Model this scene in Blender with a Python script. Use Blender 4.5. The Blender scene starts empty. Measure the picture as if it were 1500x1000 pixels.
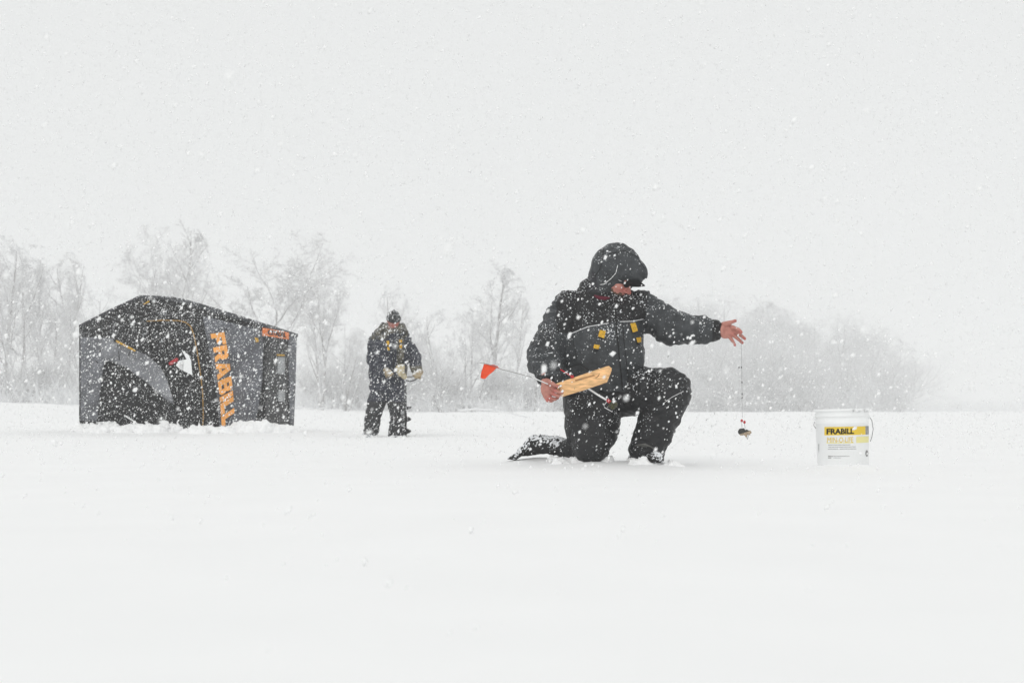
import bpy, bmesh, math, random
import numpy as np
from mathutils import Vector, Matrix, geometry
from mathutils.bvhtree import BVHTree
random.seed(7); rng = np.random.default_rng(7)
C = bpy.context.scene.collection
SC = bpy.context.scene

# ------------------------------------------------------------------ camera, world, sun, exposure
CAMZ = 0.34; FPX = 2083.0; HOR = 602.0
TILT = math.atan((HOR-500)/FPX)
cam = bpy.data.cameras.new('camera'); cam_o = bpy.data.objects.new('camera', cam); C.objects.link(cam_o)
cam.sensor_width = 36; cam.lens = 50; cam.clip_end = 3000; cam.clip_start = 0.05
cam_o.location = (0, 0, CAMZ); cam_o.rotation_euler = (math.pi/2+TILT, 0, 0)
cam.dof.use_dof = True; cam.dof.focus_distance = 9.2; cam.dof.aperture_fstop = 5.6
SC.camera = cam_o
w = bpy.data.worlds.new('World'); SC.world = w; w.use_nodes = True
wn = w.node_tree; wn.nodes.clear()
sky = wn.nodes.new('ShaderNodeTexSky'); sky.sky_type = 'NISHITA'; sky.sun_disc = False
sky.sun_elevation = math.radians(42); sky.sun_rotation = math.radians(200)
b1 = wn.nodes.new('ShaderNodeBackground'); b1.inputs[1].default_value = 0.1
b2 = wn.nodes.new('ShaderNodeBackground'); b2.inputs[0].default_value = (0.990, 1.0, 0.99, 1); b2.inputs[1].default_value = 0.835
mx = wn.nodes.new('ShaderNodeMixShader'); mx.inputs[0].default_value = 0.97
ou = wn.nodes.new('ShaderNodeOutputWorld')
wn.links.new(sky.outputs[0], b1.inputs[0]); wn.links.new(b1.outputs[0], mx.inputs[1])
wn.links.new(b2.outputs[0], mx.inputs[2]); wn.links.new(mx.outputs[0], ou.inputs[0])
sun = bpy.data.lights.new('sun', 'SUN'); sun.energy = 0.60; sun.angle = math.radians(25); sun.color = (1, .985, .96)
sun_o = bpy.data.objects.new('sun', sun); C.objects.link(sun_o)
sun_o.rotation_euler = (math.radians(48), 0, math.radians(-20))
SC.view_settings.view_transform = 'Standard'; SC.view_settings.look = 'None'
SC.view_settings.exposure = 0.0; SC.view_settings.gamma = 1
SC.cycles.volume_bounces = 3; SC.cycles.max_bounces = 10; SC.cycles.diffuse_bounces = 8; SC.cycles.transmission_bounces = 8; SC.cycles.use_denoising = True
SC.cycles.transparent_max_bounces = 8

# ------------------------------------------------------------------ helpers
ct, st = math.cos(TILT), math.sin(TILT)
def P(px, py, D):
    """photo pixel + distance along the view's ground direction (world y) -> world point"""
    dx = (px-750)/FPX; dz = (500-py)/FPX
    y = ct - dz*st; z = st + dz*ct
    return np.array([dx/y*D, D, CAMZ + z/y*D])
def topx(v):
    v = np.asarray(v); x = v[..., 0]; y = v[..., 1]; z = v[..., 2]-CAMZ
    f = y*ct + z*st; u = -y*st + z*ct
    return 750+FPX*x/f, 500-FPX*u/f
def M(r, D): return r*D/FPX

def _hash(ix, iy, iz, s):
    h = (ix.astype(np.int64)*374761393 + iy.astype(np.int64)*668265263 + iz.astype(np.int64)*2147483647 + s*974634777) & 0xffffffff
    h = ((h ^ (h >> 13))*1274126177) & 0xffffffff
    h = ((h ^ (h >> 16))*846822519) & 0xffffffff
    return ((h ^ (h >> 15)) & 0xffffff)/float(0xffffff)*2-1
def vn(p, s=0):
    p = np.asarray(p, dtype=np.float64); i = np.floor(p); f = p-i; f = f*f*(3-2*f)
    ix, iy, iz = i[..., 0], i[..., 1], i[..., 2]; r = 0
    for a in (0, 1):
        wa = f[..., 0] if a else 1-f[..., 0]
        for b in (0, 1):
            wb = f[..., 1] if b else 1-f[..., 1]
            for c in (0, 1):
                wc = f[..., 2] if c else 1-f[..., 2]
                r = r + wa*wb*wc*_hash(ix+a, iy+b, iz+c, s)
    return r

def mesh_from(name, v, f):
    me = bpy.data.meshes.new(name); v = np.asarray(v, dtype=np.float32)
    if isinstance(f, np.ndarray):
        n, k = f.shape
        me.vertices.add(len(v)); me.vertices.foreach_set('co', v.ravel())
        me.loops.add(n*k); me.loops.foreach_set('vertex_index', f.astype(np.int32).ravel())
        me.polygons.add(n); me.polygons.foreach_set('loop_start', np.arange(0, n*k, k, dtype=np.int32))
        me.update(calc_edges=True); me.validate()
    else:
        me.from_pydata([tuple(map(float, a)) for a in v], [], [tuple(map(int, a)) for a in f]); me.update()
    return me
def obj(name, v, f, mat, parent=None, smooth=True, **props):
    me = v if isinstance(v, bpy.types.Mesh) else mesh_from(name, v, f)
    o = bpy.data.objects.new(name, me); C.objects.link(o)
    if mat is not None and not me.materials: me.materials.append(mat)
    if smooth: me.polygons.foreach_set('use_smooth', np.ones(len(me.polygons), dtype=bool))
    if parent is not None:
        o.parent = parent; o.matrix_parent_inverse = Matrix.Translation(-Vector(parent.location))
    for k, val in props.items(): o[k] = val
    return o
def thing(name, loc, label, cat, group=None):
    o = bpy.data.objects.new(name, None); C.objects.link(o); o.location = Vector([float(a) for a in loc])
    o['label'] = label; o['category'] = cat
    if group: o['group'] = group
    return o
def paint(o, col):
    """col: (n,3) vertex base colours of the thing itself"""
    a = o.data.color_attributes.new('Col', 'FLOAT_COLOR', 'POINT')
    c = np.ones((len(o.data.vertices), 4), dtype=np.float32); c[:, :3] = col
    a.data.foreach_set('color', c.ravel())
def vco(o):
    a = np.empty(len(o.data.vertices)*3, dtype=np.float32); o.data.vertices.foreach_get('co', a); return a.reshape(-1, 3)

# ---- signed distance modelling
class Field:
    def __init__(s, lo, hi, h):
        s.lo = np.array(lo, float); s.h = h
        n = np.ceil((np.array(hi)-s.lo)/h).astype(int)+1
        ax = [s.lo[i]+np.arange(n[i])*h for i in range(3)]
        s.p = np.stack(np.meshgrid(*ax, indexing='ij'), -1).astype(np.float32)
        s.d = np.full(s.p.shape[:3], 9.0, dtype=np.float32)
    def smin(s, d, k):
        if k <= 0: s.d = np.minimum(s.d, d)
        else:
            hh = np.clip(.5+.5*(s.d-d)/k, 0, 1); s.d = s.d*(1-hh)+d*hh - k*hh*(1-hh)
    def cap(s, a, b, ra, rb, k=.03):
        s.smin(s.capd(a, b, ra, rb), k)
    def capd(s, a, b, ra, rb):
        a = np.asarray(a, np.float32); ab = np.asarray(b, np.float32)-a
        q = s.p-a; t = np.clip((q@ab)/max(float(ab@ab), 1e-9), 0, 1)
        return np.linalg.norm(q-t[..., None]*ab, axis=-1)-(ra+(rb-ra)*t)
    def elld(s, c, r, R=None):
        q = s.p-np.asarray(c, np.float32)
        if R is not None: q = q@np.asarray(R, np.float32)
        r = np.asarray(r, np.float32)
        k0 = np.linalg.norm(q/r, axis=-1); k1 = np.linalg.norm(q/(r*r), axis=-1)
        return k0*(k0-1)/np.maximum(k1, 1e-6)
    def ell(s, c, r, k=.03, R=None): s.smin(s.elld(c, r, R), k)
    def sub(s, d, k=0.01):
        d = -d; hh = np.clip(.5-.5*(s.d-d)/k, 0, 1); s.d = s.d*(1-hh)+d*hh + k*hh*(1-hh)
    def plane(s, pt, n): # keeps the side opposite to n
        n = np.asarray(n, np.float32); n = n/np.linalg.norm(n)
        s.d = np.maximum(s.d, (s.p-np.asarray(pt, np.float32))@n)
    def mesh(s):
        F = s.d; F = np.where(F == 0, 1e-7, F); n = np.array(F.shape)-1
        S = np.zeros(tuple(n)+(3,), np.float32); K = np.zeros(tuple(n), np.float32)
        def sl(o): return tuple(slice(o[i], o[i]+n[i]) for i in range(3))
        for a in range(3):
            o2 = [i for i in range(3) if i != a]
            for u in (0, 1):
                for v in (0, 1):
                    A = [0, 0, 0]; A[o2[0]] = u; A[o2[1]] = v; B = list(A); B[a] = 1
                    fa, fb = F[sl(A)], F[sl(B)]; m = (fa < 0) != (fb < 0)
                    t = np.where(m, fa/np.where(m, fa-fb, 1), 0)
                    for i in range(3): S[..., i] += np.where(m, A[i] + (t if i == a else 0), 0)
                    K += m
        act = K > 0; idx = -np.ones(tuple(n), np.int64); cells = np.argwhere(act); idx[act] = np.arange(len(cells))
        V = s.lo + (cells + S[act]/K[act][:, None])*s.h
        quads = []
        for a in range(3):
            b, c = (a+1) % 3, (a+2) % 3
            B0 = [slice(None)]*3; B1 = [slice(None)]*3
            B0[a] = slice(0, -1); B1[a] = slice(1, None)
            fa = F[tuple(B0)]; fb = F[tuple(B1)]; m = (fa < 0) != (fb < 0)
            e = np.argwhere(m); ok = np.ones(len(e), bool)
            for i in (b, c): ok &= (e[:, i] > 0) & (e[:, i] < F.shape[i]-1)
            e = e[ok]; neg = fa[tuple(e.T)] < 0
            db = np.zeros(3, int); db[b] = 1; dc = np.zeros(3, int); dc[c] = 1
            q = np.stack([idx[tuple(x.T)] for x in (e-db-dc, e-dc, e, e-db)], 1)
            q[~neg] = q[~neg][:, ::-1]; quads.append(q)
        return V, np.concatenate(quads)
def normals(V, Q):
    N = np.zeros_like(V); n = np.cross(V[Q[:, 2]]-V[Q[:, 0]], V[Q[:, 3]]-V[Q[:, 1]])
    for i in range(4): np.add.at(N, Q[:, i], n)
    return N/np.maximum(np.linalg.norm(N, axis=1, keepdims=True), 1e-9)
def folds(V, N, segs, amp, freq=16, across=5, seed=0, fine=.25):
    """cloth folds running around each limb: segs = [(a, b, weight)]"""
    ds, vals = [], []
    for i, (a, b, wgt) in enumerate(segs):
        a = np.asarray(a); ab = np.asarray(b)-a; L = np.linalg.norm(ab); u = ab/L
        q = V-a; t = np.clip(q@u, 0, L); d = np.linalg.norm(q-t[:, None]*u, axis=1)
        al = q@u
        w1 = vn(V*4+seed*7.1, seed+50)*.06
        per = q-al[:, None]*u
        co = per*across + (al+w1)[:, None]*u*freq
        r = 1-2*np.abs(vn(co, seed+i)); r2 = 1-2*np.abs(vn(co*2.1+9, seed+i+20))
        ds.append(d); vals.append((r*.7+r2*.4)*wgt)
    ds = np.array(ds); vals = np.array(vals); W = np.exp(-(ds-ds.min(0))/.035)
    f = (vals*W).sum(0)/W.sum(0) + fine*vn(V*38, seed+90)
    return V + N*(amp*f)[:, None]

def tube(pts, r, n=6, closed_ends=True, flat=None):
    pts = [np.asarray(p, float) for p in pts]; V = []; F = []
    rs = r if hasattr(r, '__len__') else [r]*len(pts)
    ref = np.array([.13, .2, .97])
    for i, p in enumerate(pts):
        t = pts[min(i+1, len(pts)-1)]-pts[max(i-1, 0)]; t = t/(np.linalg.norm(t)+1e-12)
        if abs(t@ref) > .96: ref = np.array([1., .1, 0])
        a = np.cross(t, ref); a /= np.linalg.norm(a); b = np.cross(t, a)
        for k in range(n):
            th = 2*math.pi*k/n; V.append(p + rs[i]*(math.cos(th)*a+math.sin(th)*b))
    for i in range(len(pts)-1):
        for k in range(n):
            k2 = (k+1) % n; F.append((i*n+k, i*n+k2, (i+1)*n+k2, (i+1)*n+k))
    if closed_ends:
        F.append(tuple(range(n-1, -1, -1))); F.append(tuple((len(pts)-1)*n+k for k in range(n)))
    return V, F
def merge(parts):
    V = []; F = []
    for v, f in parts:
        o = len(V); V += [tuple(x) for x in v]; F += [tuple(int(i)+o for i in x) for x in f]
    return V, F
def slab(front, thick):
    """closed polygon (list of points, facing the camera) pushed back by the vector thick"""
    n = len(front); V = [np.asarray(p) for p in front]+[np.asarray(p)+thick for p in front]
    F = [tuple(range(n)), tuple(range(2*n-1, n-1, -1))]
    for i in range(n): F.append((i, n+i, n+(i+1) % n, (i+1) % n))
    return V, F
def bevel(o, wd, seg=2):
    m = o.modifiers.new('b', 'BEVEL'); m.width = wd; m.segments = seg; m.limit_method = 'ANGLE'

# ------------------------------------------------------------------ materials
def mat(name, col, rough=.8, bump=0, bscale=60, var=.15, vscale=8, attr=False, snow=0, snow_scale=70, sheen=0, spec=.3, fac_z=0, sub=0):
    m = bpy.data.materials.new(name); m.use_nodes = True; t = m.node_tree; N = t.nodes; L = t.links
    b = N['Principled BSDF']; b.inputs['Roughness'].default_value = rough
    b.inputs['Specular IOR Level'].default_value = spec
    if sheen: b.inputs['Sheen Weight'].default_value = sheen
    if sub:
        b.inputs['Subsurface Weight'].default_value = sub; b.inputs['Subsurface Scale'].default_value = .01
    tc = N.new('ShaderNodeTexCoord')
    if attr:
        a = N.new('ShaderNodeAttribute'); a.attribute_name = 'Col'; src = a.outputs['Color']
    else:
        a = N.new('ShaderNodeRGB'); a.outputs[0].default_value = (*col, 1); src = a.outputs[0]
    nz = N.new('ShaderNodeTexNoise'); nz.inputs['Scale'].default_value = vscale; nz.inputs['Detail'].default_value = 5
    L.new(tc.outputs['Object'], nz.inputs['Vector'])
    mr = N.new('ShaderNodeMapRange'); mr.inputs[1].default_value = .3; mr.inputs[2].default_value = .7
    mr.inputs[3].default_value = 1-var; mr.inputs[4].default_value = 1+var
    L.new(nz.outputs[0], mr.inputs[0])
    mu = N.new('ShaderNodeVectorMath'); mu.operation = 'SCALE'
    L.new(src, mu.inputs[0]); L.new(mr.outputs[0], mu.inputs['Scale']); src = mu.outputs[0]
    if snow:
        n2 = N.new('ShaderNodeTexNoise'); n2.inputs['Scale'].default_value = snow_scale; n2.inputs['Detail'].default_value = 3
        L.new(tc.outputs['Object'], n2.inputs['Vector'])
        n3 = N.new('ShaderNodeTexNoise'); n3.inputs['Scale'].default_value = 9; n3.inputs['Detail'].default_value = 2
        L.new(tc.outputs['Object'], n3.inputs['Vector'])
        g = N.new('ShaderNodeNewGeometry'); sx = N.new('ShaderNodeSeparateXYZ'); L.new(g.outputs['Normal'], sx.inputs[0])
        ma = N.new('ShaderNodeMath'); ma.operation = 'MULTIPLY_ADD'; ma.inputs[1].default_value = fac_z
        L.new(sx.outputs[2], ma.inputs[0]); L.new(n2.outputs[0], ma.inputs[2])
        mb = N.new('ShaderNodeMath'); mb.operation = 'MULTIPLY_ADD'; mb.inputs[1].default_value = .35
        L.new(n3.outputs[0], mb.inputs[0]); L.new(ma.outputs[0], mb.inputs[2])
        m2 = N.new('ShaderNodeMapRange'); m2.inputs[1].default_value = 1.0-snow; m2.inputs[2].default_value = 1.0-snow+.06
        L.new(mb.outputs[0], m2.inputs[0])
        mm = N.new('ShaderNodeMix'); mm.data_type = 'RGBA'; L.new(m2.outputs[0], mm.inputs[0])
        L.new(src, mm.inputs[6]); mm.inputs[7].default_value = (.82, .84, .86, 1); src = mm.outputs[2]
    L.new(src, b.inputs['Base Color'])
    if bump:
        n4 = N.new('ShaderNodeTexNoise'); n4.inputs['Scale'].default_value = bscale; n4.inputs['Detail'].default_value = 4
        L.new(tc.outputs['Object'], n4.inputs['Vector'])
        bp = N.new('ShaderNodeBump'); bp.inputs['Strength'].default_value = bump; bp.inputs['Distance'].default_value = .01
        L.new(n4.outputs[0], bp.inputs['Height']); L.new(bp.outputs[0], b.inputs['Normal'])
    return m
SNOW = mat('snow', (.945, .947, .948), .75, bump=.25, bscale=14, var=.012, vscale=2, spec=.2)
SNOWC = mat('snow_clod', (.945, .947, .948), .8, bump=.4, bscale=40, var=.02, vscale=9, spec=.2)
FLAKE = mat('snowflake', (.975, .98, .98), .9, var=.0, spec=.0)
def _translucent(m, fac):
    t = m.node_tree; b = t.nodes['Principled BSDF']; tr = t.nodes.new('ShaderNodeBsdfTranslucent'); tr.inputs[0].default_value = (.97, .98, .98, 1)
    mi = t.nodes.new('ShaderNodeMixShader'); mi.inputs[0].default_value = fac; o = t.nodes['Material Output']
    t.links.new(b.outputs[0], mi.inputs[1]); t.links.new(tr.outputs[0], mi.inputs[2]); t.links.new(mi.outputs[0], o.inputs['Surface'])
_translucent(FLAKE, .0)
JACKET = mat('jacket_cloth', (.04, .04, .045), .52, bump=.8, bscale=45, var=.25, vscale=16, attr=True, snow=.165, snow_scale=95, fac_z=.08, spec=.25)
TROUS = mat('trouser_cloth', (.022, .023, .025), .55, bump=.7, bscale=40, var=.3, vscale=12, attr=True, snow=.165, snow_scale=90, fac_z=.08, spec=.4)
BOOT = mat('boot_rubber', (.022, .022, .022), .6, bump=.5, bscale=40, var=.3, snow=.29, snow_scale=60, fac_z=.16)
SKIN = mat('skin', (.5, .22, .17), .5, bump=.15, bscale=150, var=.12, vscale=50, attr=True)
TENT = mat('tent_fabric', (.05, .05, .05), .6, bump=1.0, bscale=7, var=.35, vscale=4, attr=True, snow=.15, snow_scale=55, fac_z=.15, spec=.2)
ORANGE = mat('orange_print', (1.0, .45, .11), .6, var=.08, vscale=6)
SIGNO = mat('orange_patch', (.82, .22, .05), .6, var=.08)
INK = mat('black_ink', (.02, .02, .02), .7, var=0)
YEL = mat('yellow_webbing', (.62, .36, .03), .6, var=.35, vscale=90)
CORD = mat('orange_cord', (.38, .22, .06), .6, var=.2)
WOOD = mat('pine_wood', (.86, .52, .25), .55, bump=.1, bscale=80, var=.28, vscale=14)
WOODD = mat('slot_shade_wood', (.30, .15, .06), .7, var=.2)  # dark brown for the painted shadow at the board's slot
PLW = mat('white_plastic', (.90, .91, .91), .45, var=.02, spec=.4)
METAL = mat('dull_metal', (.16, .16, .15), .4, var=.2); METAL.node_tree.nodes['Principled BSDF'].inputs['Metallic'].default_value = .7
BLACKM = mat('black_paint', (.02, .02, .02), .5, var=.2, snow=.2, snow_scale=60, fac_z=.2)
RED = mat('red_plastic', (.5, .03, .04), .5, var=.1)
FLAG = mat('orange_flag', (.85, .09, .03), .6, var=.12, vscale=40)
GREYW = mat('grey_window', (.30, .31, .32), .4, var=.15, vscale=5)
LYEL = mat('yellow_label', (.80, .57, .06), .5, var=.03)
LPALE = mat('pale_yellow_label', (.82, .76, .36), .5, var=.05)
LGREY = mat('grey_label', (.28, .28, .28), .5, var=.3, vscale=60)
STRIPE = mat('reflective_piping', (.75, .75, .76), .4, var=.05)
SEAM = mat('seam', (.012, .012, .012), .7, var=0)
BRASS = mat('brass', (.10, .10, .05), .4, var=.5, vscale=90)
FISH = mat('bait_skin', (.05, .05, .045), .4, attr=True, var=.4, vscale=160)
LINE = mat('fishing_line', (.33, .33, .33), .5, var=0)
LINEW = mat('pale_line', (.85, .85, .85), .4, var=0)
RIBKNIT = mat('knit', (.03, .032, .036), .9, bump=.6, bscale=120, attr=True, snow=.21, snow_scale=50, fac_z=.1)
def _grain(m, sc):
    t = m.node_tree; mp = t.nodes.new('ShaderNodeMapping'); mp.inputs['Scale'].default_value = sc; mp.inputs['Rotation'].default_value = (0, math.radians(18), 0)
    tc = [n for n in t.nodes if n.type == 'TEX_COORD'][0]; t.links.new(tc.outputs['Object'], mp.inputs[0])
    for n in t.nodes:
        if n.type == 'TEX_NOISE': t.links.new(mp.outputs[0], n.inputs['Vector'])
_grain(WOOD, (.6, 6, 6))
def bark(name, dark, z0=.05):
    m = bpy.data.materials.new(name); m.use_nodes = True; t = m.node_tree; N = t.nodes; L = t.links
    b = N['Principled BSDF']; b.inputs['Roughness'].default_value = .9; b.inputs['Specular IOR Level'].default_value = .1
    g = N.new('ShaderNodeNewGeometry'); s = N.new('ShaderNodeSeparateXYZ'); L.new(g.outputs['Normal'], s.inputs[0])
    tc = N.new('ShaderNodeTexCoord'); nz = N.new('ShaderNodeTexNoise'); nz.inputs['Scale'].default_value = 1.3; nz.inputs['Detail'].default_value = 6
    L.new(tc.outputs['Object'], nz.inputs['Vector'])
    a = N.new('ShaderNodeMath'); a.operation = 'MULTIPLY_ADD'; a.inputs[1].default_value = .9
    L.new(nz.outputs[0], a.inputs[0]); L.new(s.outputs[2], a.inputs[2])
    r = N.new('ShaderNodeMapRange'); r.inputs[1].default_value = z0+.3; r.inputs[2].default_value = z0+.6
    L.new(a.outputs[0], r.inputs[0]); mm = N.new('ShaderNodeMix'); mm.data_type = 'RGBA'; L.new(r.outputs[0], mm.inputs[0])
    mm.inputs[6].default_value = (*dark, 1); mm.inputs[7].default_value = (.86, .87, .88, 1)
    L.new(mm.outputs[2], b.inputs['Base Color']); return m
TRUNK = bark('frosted_bark', (.30, .285, .28), .05)
TWIG = bark('frosted_twig', (.60, .58, .575), -.15)
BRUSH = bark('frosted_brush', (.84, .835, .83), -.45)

# ------------------------------------------------------------------ ground
MOUNDS = []   # (x, y, sx, sy, h)
def mound(px, py, D, spx, sy, h):
    p = P(px, py, D); MOUNDS.append((p[0], D, M(spx, D), sy, h))
mound(865, 678, 8.95, 60, .35, .03); mound(790, 672, 9.15, 60, .3, .035); mound(945, 674, 8.9, 45, .3, .03)
mound(1235, 680, 8.2, 60, .25, .045)
mound(575, 640, 19.8, 60, .6, -.045); mound(280, 634, 22.3, 190, 1.2, .06); mound(60, 600, 60, 60, 6, .35); mound(0, 600, 50, 60, 4, .3)
def gh(x, y):
    x = np.asarray(x, float); y = np.asarray(y, float); z0 = np.zeros_like(x)
    r = np.hypot(x, y)
    p = np.stack([x, y, z0], -1)
    near = np.clip(r/6, .15, 1)
    h = .02*near*vn(p*.35, 1) + .008*near*vn(p*1.1, 2) + .003*vn(p*4, 3)*np.clip(r/4, .2, 1)
    shore = 92 + 10*vn(p*.03+5, 5) - np.clip(-x, 0, 40)*.5
    s = np.clip((y-shore)/14, 0, 1); s = s*s*(3-2*s)
    left = np.clip((-x-10)/24, 0, 1.1)
    h = h + s*(.10+.75*left + (.16+.15*left)*vn(p*.12, 7) + (.09+.06*left)*vn(p*.5, 9))
    for mx_, my_, sx_, sy_, hh in MOUNDS:
        e = np.exp(-((x-mx_)/sx_)**2-((y-my_)/sy_)**2); h = h + hh*e*(1+.35*vn(p*6, 11))
    return h
def ghs(x, y): return float(gh(np.array([x]), np.array([y]))[0])
ang = np.concatenate([np.linspace(-32, 32, 280), np.linspace(32, 328, 90)[1:-1]])*math.pi/180
rad = np.concatenate([np.geomspace(.35, 160, 380), np.geomspace(160, 1500, 30)[1:]])
A, R_ = np.meshgrid(ang, rad)
X = R_*np.sin(A); Y = R_*np.cos(A); Z = gh(X, Y)
nr, na = X.shape
V = np.stack([X, Y, Z], -1).reshape(-1, 3); V = np.vstack([V, [[0, 0, ghs(0, 0)]]])
i, j = np.meshgrid(np.arange(nr-1), np.arange(na), indexing='ij'); j2 = (j+1) % na
Q = np.stack([i*na+j, i*na+j2, (i+1)*na+j2, (i+1)*na+j], -1).reshape(-1, 4)[:, ::-1]
me = bpy.data.meshes.new('snow_ground'); cap_f = [(nr*na, k, (k+1) % na) for k in range(na)]
gro = obj('snow_ground', V, [tuple(q) for q in Q.tolist()]+[tuple(c[::-1]) for c in cap_f], SNOW, kind='structure')
if gro.data.polygons[1000].normal.z < 0: gro.data.flip_normals()

# haze round everything
def haze():
    x0, x1, y0, y1, z0, z1 = -330, 330, -30, 480, -1.3, 33
    V = [(x, y, z) for x in (x0, x1) for y in (y0, y1) for z in (z0, z1)]
    F = [(0, 1, 3, 2), (4, 6, 7, 5), (0, 4, 5, 1), (2, 3, 7, 6), (0, 2, 6, 4), (1, 5, 7, 3)]
    m = bpy.data.materials.new('haze_air'); m.use_nodes = True; t = m.node_tree; t.nodes.clear()
    v = t.nodes.new('ShaderNodeVolumePrincipled'); v.inputs['Density'].default_value = .0026
    v.inputs['Color'].default_value = (.99, .995, 1, 1)
    o = t.nodes.new('ShaderNodeOutputMaterial'); t.links.new(v.outputs[0], o.inputs['Volume'])
    obj('haze', V, F, m, smooth=False, kind='stuff')
haze()

# ------------------------------------------------------------------ trees
def batch_tubes(polys):
    """polys: list of (points (k,3) list, radii list, sides). All tubes in one vertex/quad array."""
    groups = {}
    for pts, rs, n in polys: groups.setdefault((len(pts), n), []).append((pts, rs))
    VV = []; FF = []; off = 0
    for (k, n), L in groups.items():
        Pn = np.array([a for a, _ in L], dtype=np.float64); Rn = np.array([b for _, b in L], dtype=np.float64)
        T = np.empty_like(Pn); T[:, 1:-1] = Pn[:, 2:]-Pn[:, :-2]; T[:, 0] = Pn[:, 1]-Pn[:, 0]; T[:, -1] = Pn[:, -1]-Pn[:, -2]
        T /= np.linalg.norm(T, axis=-1, keepdims=True)+1e-12
        mean = Pn[:, -1]-Pn[:, 0]; mean /= np.linalg.norm(mean, axis=-1, keepdims=True)+1e-12
        ref = np.where(np.abs(mean[:, 2:3]) > .8, np.array([[1., .1, 0]]), np.array([[.1, .05, 1.]]))[:, None, :]
        A_ = np.cross(T, np.broadcast_to(ref, T.shape)); A_ /= np.linalg.norm(A_, axis=-1, keepdims=True)+1e-9
        B_ = np.cross(T, A_); th = np.arange(n)*2*math.pi/n
        ring = A_[:, :, None, :]*np.cos(th)[None, None, :, None]+B_[:, :, None, :]*np.sin(th)[None, None, :, None]
        Vt = Pn[:, :, None, :]+ring*Rn[:, :, None, None]; m = len(L)
        base = off+np.arange(m)[:, None, None]*k*n+np.arange(k-1)[None, :, None]*n
        q = np.arange(n)[None, None, :]; q2 = (q+1) % n
        FF.append(np.stack([base+q, base+q2, base+n+q2, base+n+q], -1).reshape(-1, 4)); VV.append(Vt.reshape(-1, 3)); off += m*k*n
    return np.concatenate(VV), np.concatenate(FF)
def _n3(v):
    l = math.sqrt(v[0]*v[0]+v[1]*v[1]+v[2]*v[2])+1e-12; return (v[0]/l, v[1]/l, v[2]/l)
def _turn(d, r, th):
    ax = (r.gauss(0, 1), r.gauss(0, 1), r.gauss(0, 1))
    k = ax[0]*d[0]+ax[1]*d[1]+ax[2]*d[2]; p = _n3((ax[0]-k*d[0], ax[1]-k*d[1], ax[2]-k*d[2]))
    c, s_ = math.cos(th), math.sin(th); return (d[0]*c+p[0]*s_, d[1]*c+p[1]*s_, d[2]*c+p[2]*s_)
class TreeB:
    def __init__(s, seed): s.r = random.Random(seed); s.parts = {'t': [], 'c': []}
    def grow(s, p, d, L, rad, lvl, cfg):
        r = s.r; g = r.gauss; n = cfg['n'][lvl]; pts = [p]; rs = [rad]; dirs = [d]; w = cfg['wob'][lvl]; up = cfg['up'][lvl]; st_ = L/n
        for k in range(n):
            d = _n3((d[0]+g(0, w), d[1]+g(0, w), d[2]+g(0, w)+up))
            p = (p[0]+d[0]*st_, p[1]+d[1]*st_, p[2]+d[2]*st_); pts.append(p); dirs.append(d); rs.append(max(rad*(1-.85*(k+1)/n), .009))
        s.parts['t' if lvl < 2 else 'c'].append((pts, rs, (7, 5, 3, 3, 3)[lvl]))
        if lvl >= cfg['lv']: return
        m = cfg['kids'][lvl]
        for q in range(m):
            t = cfg['s0'][lvl]+(1-cfg['s0'][lvl])*(q+r.random())/m; t = min(t, .99)
            k = int(t*n); f = t*n-k; a = pts[k]; b = pts[k+1]; pp = (a[0]*(1-f)+b[0]*f, a[1]*(1-f)+b[1]*f, a[2]*(1-f)+b[2]*f)
            nd = _turn(dirs[k+1], r, math.radians(r.uniform(*cfg['ang'][lvl])))
            LL = L*cfg['len'][lvl]*r.uniform(.6, 1.15)*(1-cfg['tap'][lvl]*t)
            s.grow(pp, nd, LL, max(rs[k]*.55, cfg.get('minr', .014)), lvl+1, cfg)
CFG = {
 'spread': dict(lv=4, n=(7, 6, 5, 3, 2), wob=(.06, .10, .14, .20, .2), up=(.02, .05, .02, -.01, -.03), kids=(10, 8, 9, 7), s0=(.22, .25, .15, .1), ang=((32, 68), (25, 55), (30, 65), (30, 70)), len=(.62, .5, .42, .45), tap=(.35, .4, .4, .3)),
 'tall':   dict(lv=4, n=(8, 5, 4, 3, 2), wob=(.035, .08, .13, .18, .2), up=(.03, .10, .05, .0, -.02), kids=(18, 8, 7, 6), s0=(.22, .15, .12, .1), ang=((20, 50), (25, 50), (30, 60), (30, 70)), len=(.46, .42, .42, .5), tap=(.45, .4, .4, .3)),
 'cone':   dict(lv=4, n=(9, 4, 4, 3, 3), wob=(.03, .06, .12, .18, .2), up=(.03, .02, .0, -.02, -.02), kids=(40, 8, 6, 5), s0=(.10, .12, .12, .1), ang=((50, 80), (30, 55), (30, 60), (30, 70)), len=(.34, .40, .45, .5), tap=(.80, .4, .4, .3)),
 'round':  dict(lv=4, n=(5, 8, 5, 3, 2), wob=(.05, .11, .15, .20, .2), up=(.02, .07, .03, -.01, -.03), kids=(8, 13, 10, 7), s0=(.45, .25, .15, .1), ang=((28, 62), (25, 55), (30, 65), (30, 70)), len=(1.25, .42, .42, .45), tap=(.15, .3, .4, .3)),
 'bush':   dict(lv=3, n=(4, 5, 4, 3), wob=(.15, .14, .18, .2), up=(.05, .05, .02, -.02), kids=(14, 9, 8), s0=(.05, .15, .1), ang=((20, 75), (25, 60), (30, 70)), len=(.85, .5, .42), tap=(.2, .4, .3)),
}
CROWN = {'round': (.36, .50, .54), 'spread': (.42, .46, .56), 'tall': (.21, .52, .52), 'cone': (.2, .6, .5)}
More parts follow.
